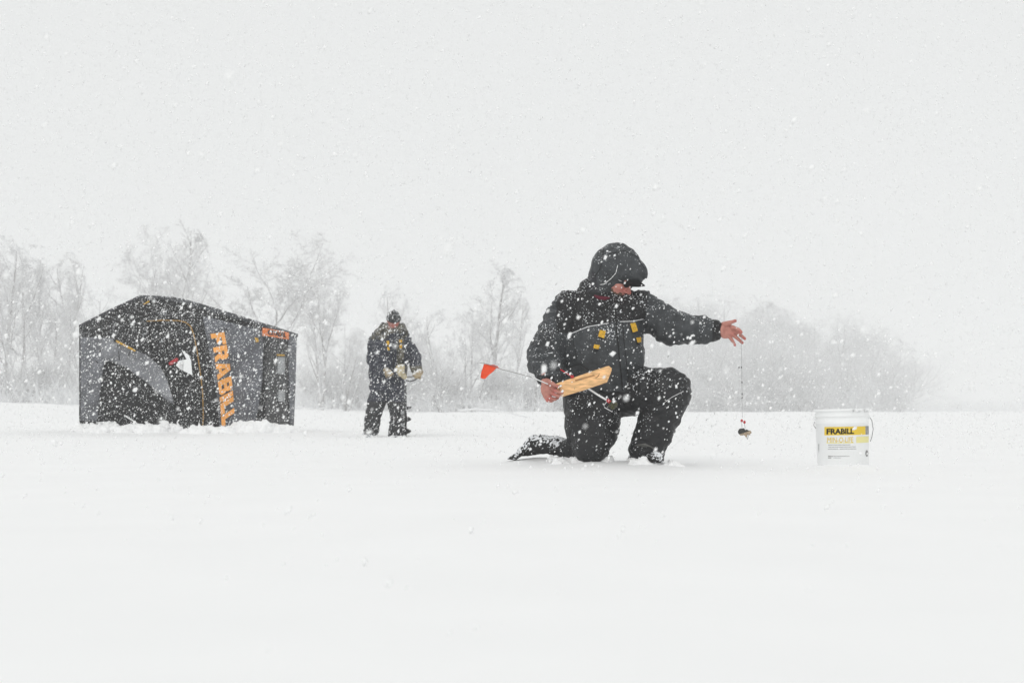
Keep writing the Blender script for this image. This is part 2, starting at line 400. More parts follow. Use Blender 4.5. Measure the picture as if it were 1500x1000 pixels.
def proto(kind, seed, h):
    b = TreeB(seed); cfg = CFG[kind]
    if kind == 'round': b.grow((0., 0., 0.), _n3((b.r.gauss(0, .04), b.r.gauss(0, .04), 1.)), h*.5, h*.016, 0, cfg)
    elif kind == 'bush':
        for k in range(5):
            a = b.r.uniform(0, 6.28); b.grow((math.cos(a)*.6, math.sin(a)*.6, 0.), _n3((math.cos(a)*.5, math.sin(a)*.5, 1.)), h*.55, h*.013, 0, cfg)
    else:
        b.grow((0., 0., 0.), _n3((b.r.gauss(0, .05), b.r.gauss(0, .05), 1.)), h, h*.014, 0, cfg)
        if kind == 'spread':
            for k in range(2):
                a = b.r.uniform(0, 6.28); b.grow((math.cos(a)*.4, math.sin(a)*.4, 0.), _n3((math.cos(a)*.45, math.sin(a)*.45, 1.)), h*.8, h*.010, 0, cfg)
    out = []; allz = None
    for key, nm, m in (('t', 'trunk', TRUNK), ('c', 'crown', TWIG)):
        if not b.parts[key]: out.append(None); continue
        V, F = batch_tubes(b.parts[key])
        if kind in CROWN:      # crowns end in a rounded outline
            rx, rz, cz = [a*h for a in CROWN[kind]]; q = V-np.array([0, 0, cz]); rho = np.sqrt((q[:, 0]/rx)**2+(q[:, 1]/rx)**2+(q[:, 2]/rz)**2)+1e-6
            lim = np.where(rho > .6, .6+.42*np.tanh((rho-.6)/.42), rho); low = q[:, 2] < -rz*.5; V = np.where(low[:, None], V, q*(lim/rho)[:, None]+np.array([0, 0, cz]))
        if allz is None: allz = V[:, 2].max()*1.02
        V[:, 2] *= h/allz
        me = mesh_from(nm, V, F); me.materials.append(m); out.append(me)
    return out
H0 = 15.0
PROTO = {'round': [proto('round', 4, H0)], 'spread': [proto('spread', s, H0) for s in (3, 11)], 'tall': [proto('tall', s, H0) for s in (5, 6)],
         'bush': [proto('bush', s, H0) for s in (13, 14)]}
def tree(kind, var, px, toppy, D, label, name='bare_tree', wid=1.0, lean=0., group=None, rz=None):
    x = (px-750)/FPX*D; z = ghs(x, D)
    top = P(px, toppy, D)[2]; s = (top-z)/H0
    t = thing(name, (x, D, z-.15), label, 'tree' if name != 'bare_shrub' else 'shrub', group)
    t.rotation_euler = (0, lean, rz if rz is not None else random.uniform(0, 6.28)); t.scale = (s*wid, s*wid, s)
    for me, nm in zip(PROTO[kind][var % len(PROTO[kind])], ('trunk', 'crown')):
        if me is None: continue
        o = bpy.data.objects.new(nm, me); C.objects.link(o); o.parent = t
    return t
TR = [
 ('spread', 1, -42, 350, 128, 'bare frosted tree just beyond the left edge of the photo', .9),
 ('tall', 1, -95, 365, 140, 'bare frosted tree well beyond the left edge of the photo', .9),
 ('tall', 0, 4, 338, 136, 'tall bare frosted tree cut by the left edge of the photo', .95),
 ('spread', 1, 36, 352, 143, 'bare frosted tree second from the left edge, slightly lower than its neighbour', .85),
 ('spread', 0, 20, 395, 129, 'low spreading frosted tree in front of the two leftmost tall trees', .8),
 ('tall', 1, 62, 372, 148, 'bare frosted tree in the middle of the left clump', .8),
 ('tall', 0, 92, 362, 140, 'pale thin trunked tree left of the shelter, tallest of the clump beside it', .9),
 ('spread', 0, 122, 378, 146, 'bare frosted tree nearest the left wall of the shelter, last of the left clump', .9),
 ('spread', 1, 80, 430, 126, 'short bushy frosted tree below the left clump', .8),
 ('round', 0, 246, 334, 136, 'broad bare tree rising just behind the shelter peak', 1.0),
 ('tall', 1, 262, 316, 143, 'tallest thin twigged tree behind the shelter peak with upright spiky tips', .95),
 ('round', 0, 410, 342, 122, 'wide round crowned bare tree with dark curving limbs behind the right end of the shelter', 1.5),
 ('round', 0, 472, 392, 129, 'broad bare tree whose crown droops right of the shelter', .9),
 ('tall', 1, 470, 440, 143, 'low bare tree just right of the shelter', 1.0),
 ('spread', 1, 505, 470, 136, 'small frosted tree between the shelter and the standing person', 1.0),
 ('tall', 0, 578, 412, 183, 'faint tree directly behind the standing person', 1.1),
 ('spread', 0, 612, 448, 183, 'faint low tree to the right of the standing person', 1.0),
 ('spread', 2, 650, 452, 158, 'frosted low tree above the small orange flag', .9),
 ('tall', 1, 716, 376, 164, 'tall narrow frosted tree left of the kneeling person, pointed at the top', 1.35),
 ('tall', 1, 752, 425, 183, 'faint slim tree between the pointed tree and the kneeling person', .9),
 ('spread', 1, 690, 440, 156, 'frosted spreading tree in front of the tall pointed tree', .9),
 ('tall', 0, 800, 470, 195, 'faint tree half hidden by the kneeling person\'s shoulder', 1.0),
]
for k, v_, px, ty, D, lab, wd in TR: tree(k, v_, px, ty, D, lab, wid=wd, rz=px*.37)
prof = [(880, 455), (940, 432), (985, 430), (1030, 428), (1065, 436), (1105, 428), (1150, 446), (1195, 458), (1240, 455), (1275, 472), (1310, 496), (1335, 520)]
for n_, (px, ty) in enumerate(prof):
    tree(('spread', 'bush', 'tall')[n_ % 3], n_, px, ty, 335+n_*4, 'faint frosted tree in the pale thicket behind the outstretched arm', wid=1.35, group='faint trees of the right thicket')
for n_ in range(13):
    px = 895+n_*33+random.uniform(-8, 8); ty = np.interp(px, [a for a, _ in prof], [b for _, b in prof])+random.uniform(0, 22)
    tree('spread', n_, px, ty, 320+random.uniform(0, 12), 'faint frosted tree in the pale thicket behind the outstretched arm', wid=1.15, group='faint trees of the right thicket')
for n_ in range(26):
    px = 960+n_*14.5+random.uniform(-6, 6); ty = np.interp(px, [a for a, _ in prof], [b for _, b in prof])
    tree('bush', n_, px, ty+random.uniform(28, 90), 285+random.uniform(0, 35), 'snow laden leaning shrub in the thicket right of the kneeling person', name='bare_shrub', wid=1.1, lean=random.uniform(-.3, .3), group='shrubs of the right thicket')
for n_ in range(24):
    px = 445+n_*17+random.uniform(-7, 7)
    tree('bush', n_+1, px, random.uniform(490, 550), 150+random.uniform(0, 20), 'snow laden bare shrub at the foot of the trees between shelter and kneeling person', name='bare_shrub', wid=1.0, lean=random.uniform(-.3, .3), group='shrubs of the middle shore')
for n_ in range(9):
    px = -5+n_*15+random.uniform(-6, 6)
    tree('bush', n_+2, px, random.uniform(500, 550), 100+random.uniform(0, 12), 'frosted bare shrub under the left clump of trees', name='bare_shrub', wid=1.0, lean=random.uniform(-.2, .2), group='shrubs left of the shelter')
# undergrowth: uncountable stems along the shore
def stems(name, rows, seed, m, rtw=.018):
    r = random.Random(seed); polys = []
    for (x0, x1, D0, D1, hfun, n) in rows:
        pxs = [r.uniform(x0, x1) for _ in range(n)]; Ds = np.array([r.uniform(D0, D1) for _ in range(n)])
        xs = (np.array(pxs)-750)/FPX*Ds; zs = gh(xs, Ds)
        for px, D, x, z in zip(pxs, Ds.tolist(), xs.tolist(), zs.tolist()):
            h = hfun(px)*r.uniform(.3, 1.0); p = (x, D, z-.1); d = _n3((r.gauss(0, .45), r.gauss(0, .3), 1.)); pts = [p]
            for q in range(3):
                d = _n3((d[0]+r.gauss(0, .25), d[1]+r.gauss(0, .2), d[2]-.04)); p = (p[0]+d[0]*h/3, p[1]+d[1]*h/3, p[2]+d[2]*h/3); pts.append(p)
            polys.append((pts, [rtw*2, rtw*1.6, rtw*1.2, rtw*.5], 3))
            for q in range(4):
                a = pts[r.choice((1, 2))]; dd = _n3((r.gauss(0, 1), r.gauss(0, .6), r.uniform(0, 1))); l = h*r.uniform(.15, .4)
                polys.append(([a, (a[0]+dd[0]*l, a[1]+dd[1]*l, a[2]+dd[2]*l)], [rtw, rtw*.4], 3))
    V, F = batch_tubes(polys); obj(name, V, F, m, smooth=False, kind='stuff')
hh = lambda px: .25*(602-np.interp(px, [a for a, _ in prof], [b for _, b in prof]))*140/FPX*2.2
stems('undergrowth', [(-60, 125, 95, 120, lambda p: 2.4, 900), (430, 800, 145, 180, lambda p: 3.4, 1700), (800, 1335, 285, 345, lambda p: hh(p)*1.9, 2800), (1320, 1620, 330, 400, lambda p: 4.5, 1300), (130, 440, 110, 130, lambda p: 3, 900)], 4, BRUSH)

# ------------------------------------------------------------------ shelter
TD = 22.0
def tentY(px, py):
    px = np.asarray(px, float); py = np.asarray(py, float)
    e = np.clip((px-386)/49, 0, 1.1); fr = 1-np.clip(e*8, 0, .85)
    b = -.20*np.exp(-((px-290)/75)**2) + .12*np.clip((150-px)/35, 0, 1)
    q = np.stack([px*.035, py*.012, px*0], -1); q2 = np.stack([(px+py)*.05, (px-py)*.02, px*0], -1)
    lean = .0035*np.clip(500-py, 0, 80)
    return TD+2.1*e+(b+lean+.08*vn(q, 31)+.05*vn(q2, 32)+.015*vn(q2*3, 33))*fr
def TP(px, py, off=0.):
    px = np.asarray(px, float); e = np.clip((px-386)/6, 0, 1); D = tentY(px, py)-off*(1-.8*e); sx = off*.7*e
    dx = (np.asarray(px)-750)/FPX; dz = (500-np.asarray(py))/FPX; y = ct-dz*st; z = st+dz*ct
    return np.stack([dx/y*D+sx, D+0*dx, CAMZ+z/y*D], -1)
def panel2d(poly, holes=(), step=6):
    def dens(pl):
        out = []
        for i in range(len(pl)):
            a = np.array(pl[i], float); b = np.array(pl[(i+1) % len(pl)], float); n = max(1, int(np.linalg.norm(b-a)/step))
            out += [tuple(a+(b-a)*k/n) for k in range(n)]
        return out
    loops = [dens(poly)]+[dens(h) for h in holes]; pts = []; edges = []
    for lp in loops:
        o = len(pts); pts += lp; edges += [(o+i, o+(i+1) % len(lp)) for i in range(len(lp))]
    a = np.array(poly); x = np.arange(a[:, 0].min()+step/2, a[:, 0].max(), step); y = np.arange(a[:, 1].min()+step/2, a[:, 1].max(), step)
    def inside(p, pl):
        c = False; n = len(pl)
        for i in range(n):
            (x1, y1), (x2, y2) = pl[i], pl[i-1]
            if (y1 > p[1]) != (y2 > p[1]) and p[0] < (x2-x1)*(p[1]-y1)/(y2-y1)+x1: c = not c
        return c
    pts += [(u+random.uniform(-1, 1), v+random.uniform(-1, 1)) for u in x for v in y]
    r = geometry.delaunay_2d_cdt([Vector(p) for p in pts], edges, [], 0, 1e-4)
    vs = [tuple(v) for v in r[0]]; F = []
    for f in r[2]:
        c = (sum(vs[i][0] for i in f)/3, sum(vs[i][1] for i in f)/3)
        if inside(c, poly) and not any(inside(c, h) for h in holes): F.append(tuple(f))
    return np.array(vs), F
shelter = thing('ice_fishing_shelter', (*P(275, 634, 23)[:2], 0), 'large dark grey and black fabric ice fishing shelter with orange lettering, standing on snow', 'shelter')
def panel(name, poly, off, mt, col=None, holes=(), parent=None, step=6, thick=.006, **pr):
    vs, F = panel2d(poly, holes, step); used = sorted({i for f in F for i in f}); mp = {u: k for k, u in enumerate(used)}
    vs = vs[used]; F = [tuple(mp[i] for i in f) for f in F]
    front = TP(vs[:, 0], vs[:, 1], off)
    o = obj(name, front, F, mt, parent or shelter, **pr)
    if o.data.polygons[0].normal.y > 0: o.data.flip_normals()
    if col is not None: paint(o, np.tile(col, (len(front), 1)))
    s = o.modifiers.new('s', 'SOLIDIFY'); s.thickness = thick; s.offset = -1
    return o
out = [(116, 476), (160, 454), (205, 433), (228, 433.5), (250, 435), (272, 439), (290, 444), (315, 451), (340, 459), (365, 467), (390, 475), (412, 482), (435, 489.5),
       (433, 560), (430, 640), (397, 640), (320, 640), (265, 638), (190, 636), (127, 634), (121, 622), (116, 615)]
doorop = [(216, 472), (240, 469.5), (262, 470), (273, 473), (280, 480), (285, 495), (291, 525), (296, 560), (297.5, 590), (297.5, 636), (285, 636), (258, 612), (252, 590), (245, 562), (232, 540), (222, 515), (217, 495)]
hole = [(265, 511), (277, 520), (280, 528), (282, 550), (263, 540), (257.5, 535), (262, 528), (273, 526), (270, 520)]
GR = (.115, .12, .135); DK = (.014, .014, .015); MID = (.07, .073, .08); BK = (.012, .012, .013)
panel('side_wall', out, 0, TENT, DK, holes=[doorop], step=8)
# black sheet in the doorway standing in for the dark interior, with a ragged opening through which the far side shows
panel('doorway_dark', [(a+(1.5 if a < 250 else -1), b+1) for a, b in doorop], -.05, TENT, BK, holes=[hole])
panel('wall_panel', [(118, 494), (150, 494), (166, 496), (154, 526), (148, 560), (142, 617), (118, 616)], .012, TENT, (.15, .155, .17))
fl = panel('door_flap', [(150, 494), (170, 497), (197, 512), (215, 520), (235, 537), (246, 560), (255, 592), (240, 583), (215, 560), (185, 538), (153, 526), (146, 510)], .02, TENT, (.21, .215, .23))
panel('wall_panel', [(297, 463), (340, 473), (384, 484), (386, 500), (384, 560), (378, 600), (373, 622), (322, 632), (318, 580), (308, 520), (300, 480)], .012, TENT, GR)
panel('wall_panel', [(421, 492), (433.5, 494), (432, 560), (429, 628), (424, 632), (422, 560)], .012, TENT, GR)
panel('roof_trim', [(205, 432.3), (228, 432.8), (250, 434.3), (272, 438.3), (290, 443.3), (340, 458.3), (390, 474.3), (436, 489), (435.5, 493.5), (390, 480), (340, 465), (290, 450.5), (272, 445), (250, 440.5), (228, 438.5), (205, 437)], .014, TENT, (.06, .062, .068), step=3)
panel('roof_trim', [(115.5, 476), (160, 453.3), (205, 432.3), (205, 437), (160, 458), (116, 480.5)], .014, TENT, (.035, .035, .04), step=3)
for q in ([(403.5, 521), (417, 522), (416, 549), (403.5, 548)], [(405, 570), (417, 571), (416, 590), (404, 588)]):
    wdn = panel('window', q, .02, GREYW, thick=.01)
    fr = [TP(a, b, .035) for a, b in q+[q[0]]]; V, F = tube(fr, .008, 5); obj('window_frame', V, F, SEAM, wdn)
panel('window_cover', [(389, 500), (422, 505), (420, 560), (419, 630), (400, 636), (388, 622), (386, 560)], .012, TENT, (.022, .022, .023))
panel('strap', [(403, 518.5), (414, 519), (414, 521.2), (403, 521)], .05, YEL, thick=.01)
panel('strap', [(170, 498), (173, 499), (199, 513), (197, 514.8), (170, 500.5)], .05, YEL, thick=.012)
panel('buckle', [(166, 497), (170, 496.5), (171.5, 500.5), (167, 500.5)], .05, SEAM, thick=.015)
panel('strap', [(210, 445), (218, 440), (219, 441.3), (211, 446.3)], .03, YEL, thick=.01)
panel('pull_tab', [(373, 494), (378, 495), (379, 500), (375, 501)], .03, YEL, thick=.01)
cord = [(215, 470.3), (240, 469), (262, 469.6), (272, 472), (279.5, 478), (284, 490), (289, 515), (293.5, 545), (297, 575), (298, 610), (296.5, 630), (291, 637)]
V, F = tube([TP(a, b, .02) for a, b in cord], .009, 6); obj('door_zipper', V, F, CORD, shelter)
for a, b in (((172, 505), (175, 528)), ((190, 515), (187, 523))):
    V, F = tube([TP(*a, .03), TP((a[0]+b[0])/2+.6, (a[1]+b[1])/2, .035), TP(*b, .03)], .006, 5); obj('tie_cord', V, F, SEAM, shelter)
for ps in ([(141, 619), (152, 618.5), (166, 618)], [(182, 608), (195, 616), (212, 628)]):
    V, F = tube([TP(a, b, .08) for a, b in ps], .012, 6); obj('ground_pole', V, F, PLW, shelter)
# roof, end walls and back wall (real depth 2.1 m behind the side wall)
DEP = 2.1
roofline = out[:13]
def back(p):
    if p[0] > 400: return TP(435, 489.5)+np.array([0, .02, -.01])
    v = TP(*p).copy(); v[1] += DEP; v[2] -= .03; return v
V = []; F = []
for k, p in enumerate(roofline): V += [TP(*p), back(p)+np.array([0, 0, 0])]
for k in range(len(roofline)-1): F.append((2*k, 2*k+2, 2*k+3, 2*k+1))
o = obj('roof', V, F, TENT, shelter); paint(o, np.tile((.035, .036, .04), (len(V), 1)))
s = o.modifiers.new('s', 'SOLIDIFY'); s.thickness = .01
for nm, edge in (('end_wall', [(116, 476), (116, 545), (116, 615), (121, 636)]),):
    V = []; F = []
    for p in edge: V += [TP(*p), back(p)]
    for k in range(len(edge)-1): F.append((2*k, 2*k+1, 2*k+3, 2*k+2))
    o = obj(nm, V, F, TENT, shelter); paint(o, np.tile((.04, .042, .046), (len(V), 1))); s = o.modifiers.new('s', 'SOLIDIFY'); s.thickness = .01
vs, F = panel2d([p for p in out if p[0] < 396], [[(188, 480), (262, 480), (262, 575), (188, 575)]], 12)
used = sorted({i for f in F for i in f}); mp = {u: k for k, u in enumerate(used)}
vv = TP(vs[used][:, 0], vs[used][:, 1]); vv[:, 1] += DEP
o = obj('back_wall', vv, [tuple(mp[i] for i in f) for f in F], TENT, shelter); paint(o, np.tile((.02, .02, .02), (len(vv), 1)))
# red cloth glimpsed inside the door
panel('red_tag', [(247, 531), (258, 524), (261, 525), (260, 529), (252, 534), (248, 534.5)], -.03, RED, thick=.01)

def text2d(s, bold=.02, shear=0):
    cu = bpy.data.curves.new('t', 'FONT'); cu.body = s; cu.offset = bold; cu.shear = shear; cu.resolution_u = 4
    o = bpy.data.objects.new('t', cu); C.objects.link(o); bpy.context.view_layer.update()
    me = bpy.data.meshes.new_from_object(o.evaluated_get(bpy.context.evaluated_depsgraph_get()))
    bm = bmesh.new(); bm.from_mesh(me); bmesh.ops.triangulate(bm, faces=bm.faces)
    bmesh.ops.subdivide_edges(bm, edges=[e for e in bm.edges if e.calc_length() > .25], cuts=1)
    bmesh.ops.triangulate(bm, faces=bm.faces)
    V = np.array([v.co[:2] for v in bm.verts]); F = [tuple(v.index for v in f.verts) for f in bm.faces]
    bm.free(); bpy.data.objects.remove(o); bpy.data.meshes.remove(me)
    V = (V-V.min(0))/(V.max(0)-V.min(0)); return V, F
def lettering(name, s, fn, mt, parent, thick=.003, bold=.02, shear=0):
    V, F = text2d(s, bold, shear); o = obj(name, fn(V[:, 0], V[:, 1]), F, mt, parent, smooth=False)
    sm = o.modifiers.new('s', 'SOLIDIFY'); sm.thickness = thick; sm.offset = 0
    return o
def bil(c00, c10, c01, c11, bow=0):
    def f(u, v):
        x = (1-u)*(1-v)*c00[0]+u*(1-v)*c10[0]+(1-u)*v*c01[0]+u*v*c11[0]+bow*4*u*(1-u)
        y = (1-u)*(1-v)*c00[1]+u*(1-v)*c10[1]+(1-u)*v*c01[1]+u*v*c11[1]
        return x, y
    return f
# seven big letters, each its own piece
GLYPH = {
 'F': ([(0, 0), (.38, 0), (.38, .34), (.86, .34), (.86, .61), (.38, .61), (.38, .73), (1, .73), (1, 1), (0, 1)], []),
 'R': ([(0, 0), (.36, 0), (.36, .33), (.47, .33), (.63, 0), (1, 0), (.78, .38), (.96, .5), (.98, .84), (.82, 1), (0, 1)], [[(.36, .58), (.63, .58), (.63, .75), (.36, .75)]]),
 'A': ([(0, 0), (.33, 0), (.38, .17), (.62, .17), (.67, 0), (1, 0), (.70, 1), (.30, 1)], [[(.42, .38), (.58, .38), (.5, .70)]]),
 'B': ([(0, 0), (.82, 0), (.98, .14), (.98, .42), (.87, .53), (.95, .64), (.95, .88), (.8, 1), (0, 1)], [[(.36, .22), (.64, .22), (.64, .40), (.36, .40)], [(.36, .62), (.61, .62), (.61, .78), (.36, .78)]]),
 'I': ([(0, 0), (.92, 0), (.92, 1), (0, 1)], []), 'L': ([(0, 0), (1, 0), (1, .29), (.46, .29), (.46, 1), (0, 1)], [])}
word = 'FRABILL'; wid = [.9, 1.05, 1.15, 1.05, .42, .82, .82]; tot = sum(wid); acc = 0
f_ = bil((308.5, 489), (325, 628), (328.5, 486), (344, 614), 2.5)
for ch, w_ in zip(word, wid):
    u0, u1 = acc/tot, (acc+w_*.93)/tot; acc += w_
    outl, hol = GLYPH[ch]; S_ = lambda pl: [(a*40, b*40) for a, b in pl]
    vs, F = panel2d(S_(outl), [S_(h) for h in hol], 9); used = sorted({i for f in F for i in f}); mp = {u: k for k, u in enumerate(used)}; vs = vs[used]/40
    o = obj('letter', TP(*f_(u0+(u1-u0)*vs[:, 0], vs[:, 1]), .035), [tuple(mp[i] for i in f) for f in F], ORANGE, shelter, smooth=False)
    sm = o.modifiers.new('s', 'SOLIDIFY'); sm.thickness = .003; sm.offset = 0
sg = panel('name_patch', [(385, 480), (420.5, 487), (420.5, 497), (385, 491.5)], .045, SIGNO, thick=.008)
g_ = bil((390, 490.3), (416, 494.4), (390, 482.5), (416, 487.6))
lettering('patch_lettering', 'CITADEL', lambda u, v: TP(*g_(u, v), .055), INK, sg, bold=.035)

# ------------------------------------------------------------------ snow clods (banked by hand)
def clods(name, spots, h, seed, amp=.6):
    lo = np.min([s[0]-s[1]*1.8 for s in spots], 0); hi = np.max([s[0]+s[1]*1.8 for s in spots], 0)
    Fd = Field(lo, hi, h)
    for c, r in spots: Fd.ell(c, r, .03)
    rm = np.mean([s[1].mean() for s in spots])
    Fd.d += (amp*rm*(.6*vn(Fd.p/rm*.9, seed)+.35*vn(Fd.p/rm*2.3, seed+1)+.15*vn(Fd.p/rm*6, seed+2))).astype(np.float32)
    V, Q = Fd.mesh(); obj(name, V, Q, SNOWC, kind='stuff')
r = random.Random(3)
sp = []
for k in range(95):
    px = r.uniform(118, 440); D = 21.6+r.uniform(-.35, .25) - (.3 if 260 < px < 345 else 0)
    top = .05
    if 300 < px < 346: top = .03
    if 346 < px < 385: top = .12+.04*math.sin(px*.3)
    if 175 < px < 250: top = .07
    p = P(px, 630, D); p[2] = ghs(p[0], D)+r.uniform(-.01, .3)*top*2; s_ = r.uniform(.03, .10)+top*.3
    sp.append((p, np.array([s_*1.3, s_, s_*.8])))
clods('snow_bank', sp, .014, 41, .9)
sp = []
for k in range(26):
    px = r.uniform(915, 990) if k < 9 else r.uniform(805, 900); D = 8.75 if k < 7 else 8.95+r.uniform(-.1, .1)
    p = P(px, 677, D); p[2] = ghs(p[0], D)+r.uniform(-.015, .004); s_ = r.uniform(.015, .04)
    sp.append((p, np.array([s_*1.5, s_*1.4, s_*.7])))
clods('snow_bank', sp, .006, 51, .9)
sp = []
for k in range(14):
    px = r.uniform(525, 615); D = 19.6+r.uniform(-.1, .2); p = P(px, 640, D); p[2] = ghs(p[0], D)+r.uniform(0, .02); s_ = r.uniform(.025, .06)
    sp.append((p, np.array([s_*1.6, s_*1.4, s_*.6])))
clods('snow_bank', sp, .012, 61, .8)
# fallen branches lying on the snow at the shore
def fallen(pts, D, r0, label):
    P3 = [P(a, b, D+i*.3) for i, (a, b) in enumerate(pts)]
    t = thing('fallen_branch', P3[0], label, 'branch')
    V, F = tube(P3, [r0*(1-.7*i/len(P3)) for i in range(len(P3))], 7); obj('stem', V, F, BRUSH, t)
    rr = random.Random(len(pts)); parts = []
    for k in range(9):
        a = P3[rr.randrange(1, len(P3)-1)]; d = np.array([rr.uniform(-.4, 1), rr.gauss(0, .3), rr.uniform(.1, .6)]); parts.append(tube([a, a+d*.5, a+d*.9+np.array([.1, 0, -.1])], [r0*.35, r0*.25, r0*.1], 4))
    obj('twig', *merge(parts), BRUSH, t)
fallen([(672, 601), (695, 599), (720, 600), (745, 604), (772, 611)], 50, .045, 'long snow covered branch lying on the snow left of the kneeling person')
fallen([(430, 597), (445, 596), (462, 599), (480, 597)], 55, .05, 'snow covered branch lying on the snow right of the shelter')

# ------------------------------------------------------------------ people
def Pc(t): return P(t[0], t[1], t[2])
def chain(Fd, pts, k=.03):
    """pts: (px, py, D, r_px) joints of a limb"""
    for a, b in zip(pts[:-1], pts[1:]): Fd.cap(Pc(a), Pc(b), M(a[3], a[2]), M(b[3], b[2]), k)
def ellp(Fd, c, r, k=.03): Fd.ell(Pc(c), np.array([M(r[0], c[2]), M(r[1], c[2]), M(r[2], c[2])]), k)
def segs(pts, w=1): return [(Pc(a), Pc(b), w) for a, b in zip(pts[:-1], pts[1:])]
def head_mesh(h=.0035, beard=True):
    """local frame: +y is where the face looks, z up, origin at the head's centre, metres"""
    F = Field((-.12, -.13, -.20), (.12, .15, .15), h)
    F.ell((0, -.012, .02), (.078, .098, .108), .0)
    F.ell((0, .03, -.045), (.060, .062, .075), .03)
    F.ell((0, .055, -.092), (.030, .030, .026), .03)               # chin
    F.cap((0, .082, .020), (0, .112, -.022), .009, .014, .012)     # nose
    for s in (-1, 1):
        F.ell((s*.017, .098, -.028), (.009, .010, .008), .008)
        F.cap((s*.012, .083, .034), (s*.045, .072, .034), .010, .009, .012)   # brow
        F.ell((s*.045, .055, -.015), (.024, .024, .020), .02)      # cheek
        F.sub(F.elld((s*.031, .094, .016), (.018, .016, .012)), .012)
        F.ell((s*.031, .074, .014), (.0135, .0135, .0125), .003)   # eyeball and lid
        F.ell((s*.080, -.005, -.005), (.010, .020, .032), .008)    # ear
    F.cap((-.022, .082, -.055), (.022, .082, -.055), .008, .008, .008)
    F.cap((-.018, .080, -.066), (.018, .080, -.066), .008, .008, .006)
    F.sub(F.capd((-.022, .0925, -.0605), (.022, .0925, -.0605), .0025, .0025), .004)
    F.cap((0, -.02, -.06), (0, -.04, -.19), .055, .060, .04)       # neck
    V, Q = F.mesh()
    col = np.tile((.52, .235, .19), (len(V), 1))
    red = np.exp(-(((np.abs(V[:, 0])-.04)/.02)**2+((V[:, 2]+.02)/.025)**2)) + np.exp(-((V[:, 0]/.015)**2+((V[:, 2]+.02)/.02)**2))
    col = col*(1-red[:, None]*[0, .28, .25])
    if beard:
        m = (V[:, 2] < -.050+.02*vn(V*60, 3)) & (V[:, 1] > -.01) & (V[:, 2] > -.13)
        lips = (np.abs(V[:, 0]) < .024) & (np.abs(V[:, 2]+.060) < .011) & (V[:, 1] > .07)
        col[m] = (.10, .065, .045); col[lips] = (.40, .13, .12)
    return V, Q, col
def frame(fwd, up=(0, 0, 1)):
    f = np.array(fwd, float); f /= np.linalg.norm(f); x = np.cross(f, np.array(up, float)); x /= np.linalg.norm(x)
    return np.stack([x, f, np.cross(x, f)], 1)      # columns: local x, y, z
def join(lst):
    V = []; Q = []; Cc = []; o = 0
    for v, q, c in lst: V.append(v); Q.append(q+o); Cc.append(c if len(np.shape(c)) > 1 else np.tile(c, (len(v), 1))); o += len(v)
    return np.concatenate(V), np.concatenate(Q), np.concatenate(Cc)
SKC = (.52, .235, .19)
def bounds(pts, pad):
    a = np.array([Pc(p) for p in pts]); return a.min(0)-pad, a.max(0)+pad
def box_on(name, mesh_o, bvh, quad, thick, mt, parent, lift=.0, bev=.002):
    """a small flat piece lying on a garment: its corners are found on the garment's surface"""
    pts = []
    c0 = Vector((0, 0, CAMZ))
    for a, b in quad:
        d = Vector(P(a, b, 10.0))-c0; d.normalize(); hit = bvh.ray_cast(c0, d)
        if hit[0] is None: return None
        pts.append(np.array(hit[0])-np.array(d)*(lift+thick))
    dd = np.array(P(quad[0][0], quad[0][1], 10.))-np.array(c0); dd /= np.linalg.norm(dd)
    V, F = slab(pts, dd*thick*1.6); o = obj(name, V, F, mt, parent, smooth=False)
    if bev: bevel(o, bev)
    return o
def line_on(bvh, pts, lift, n=14):
    out = []; c0 = Vector((0, 0, CAMZ))
    for (a, b) in zip(pts[:-1], pts[1:]):
        for k in range(n):
            t = k/n; q = (a[0]+(b[0]-a[0])*t, a[1]+(b[1]-a[1])*t); d = Vector(P(q[0], q[1], 10.))-c0; d.normalize(); h = bvh.ray_cast(c0, d)
            if h[0] is not None: out.append(np.array(h[0])-np.array(d)*lift)
    return out
def bvh_of(o): return BVHTree.FromPolygons([tuple(v.co) for v in o.data.vertices], [tuple(p.vertices) for p in o.data.polygons])

# ---- the kneeling person
K = thing('person', (*P(885, 678, 9.0)[:2], 0), 'person kneeling on one knee in dark hooded jacket, one bare open hand stretched out', 'person')
HC = P(903, 411, 8.99); HR = frame((.72, -.42, -.50))
hv, hq, hc = head_mesh(); hv = (hv*1.04)@HR.T+HC
ARM_R = [(832, 458, 9.02, 27), (799, 522, 8.88, 25), (808, 556, 8.70, 15)]
ARM_L = [(936, 452, 9.02, 25), (985, 481, 8.95, 23), (1024, 484, 8.90, 18), (1056, 483, 8.87, 12)]
THU = [(912, 572, 9.06, 37), (979, 572, 8.82, 31)]; SHU = [(980, 574, 8.82, 31), (964, 618, 8.86, 26.5), (949, 657, 8.88, 25)]
THD = [(868, 588, 9.03, 43), (867, 625, 8.95, 37), (866, 652, 8.88, 27)]; SHD = [(862, 660, 8.92, 17), (825, 657, 9.08, 13)]
def body_k():
    lo, hi = bounds([(770, 380, 9.2, 0), (1075, 690, 8.6, 0)], .08); F = Field(lo, hi, .013)
    ellp(F, (885, 470, 9.03), (42, 30, 50), 0); ellp(F, (882, 530, 9.0), (42, 32, 45), .06); ellp(F, (885, 575, 9.05), (42, 36, 30), .06)
    for L, sc in ((ARM_R, .62), (ARM_L, .62), (THU, .75), (SHU, .62), (THD, .62), (SHD, .7)):
        chain(F, [(a, b, c, d*sc) for a, b, c, d in L], .05)
    F.cap(Pc((888, 445, 9.03)), HC, .07, .06, .03)
    F.plane(Pc((0, 676, 9.0)), (0, 0, -1))
    V, Q = F.mesh(); return V, Q, (.3, .2, .18)
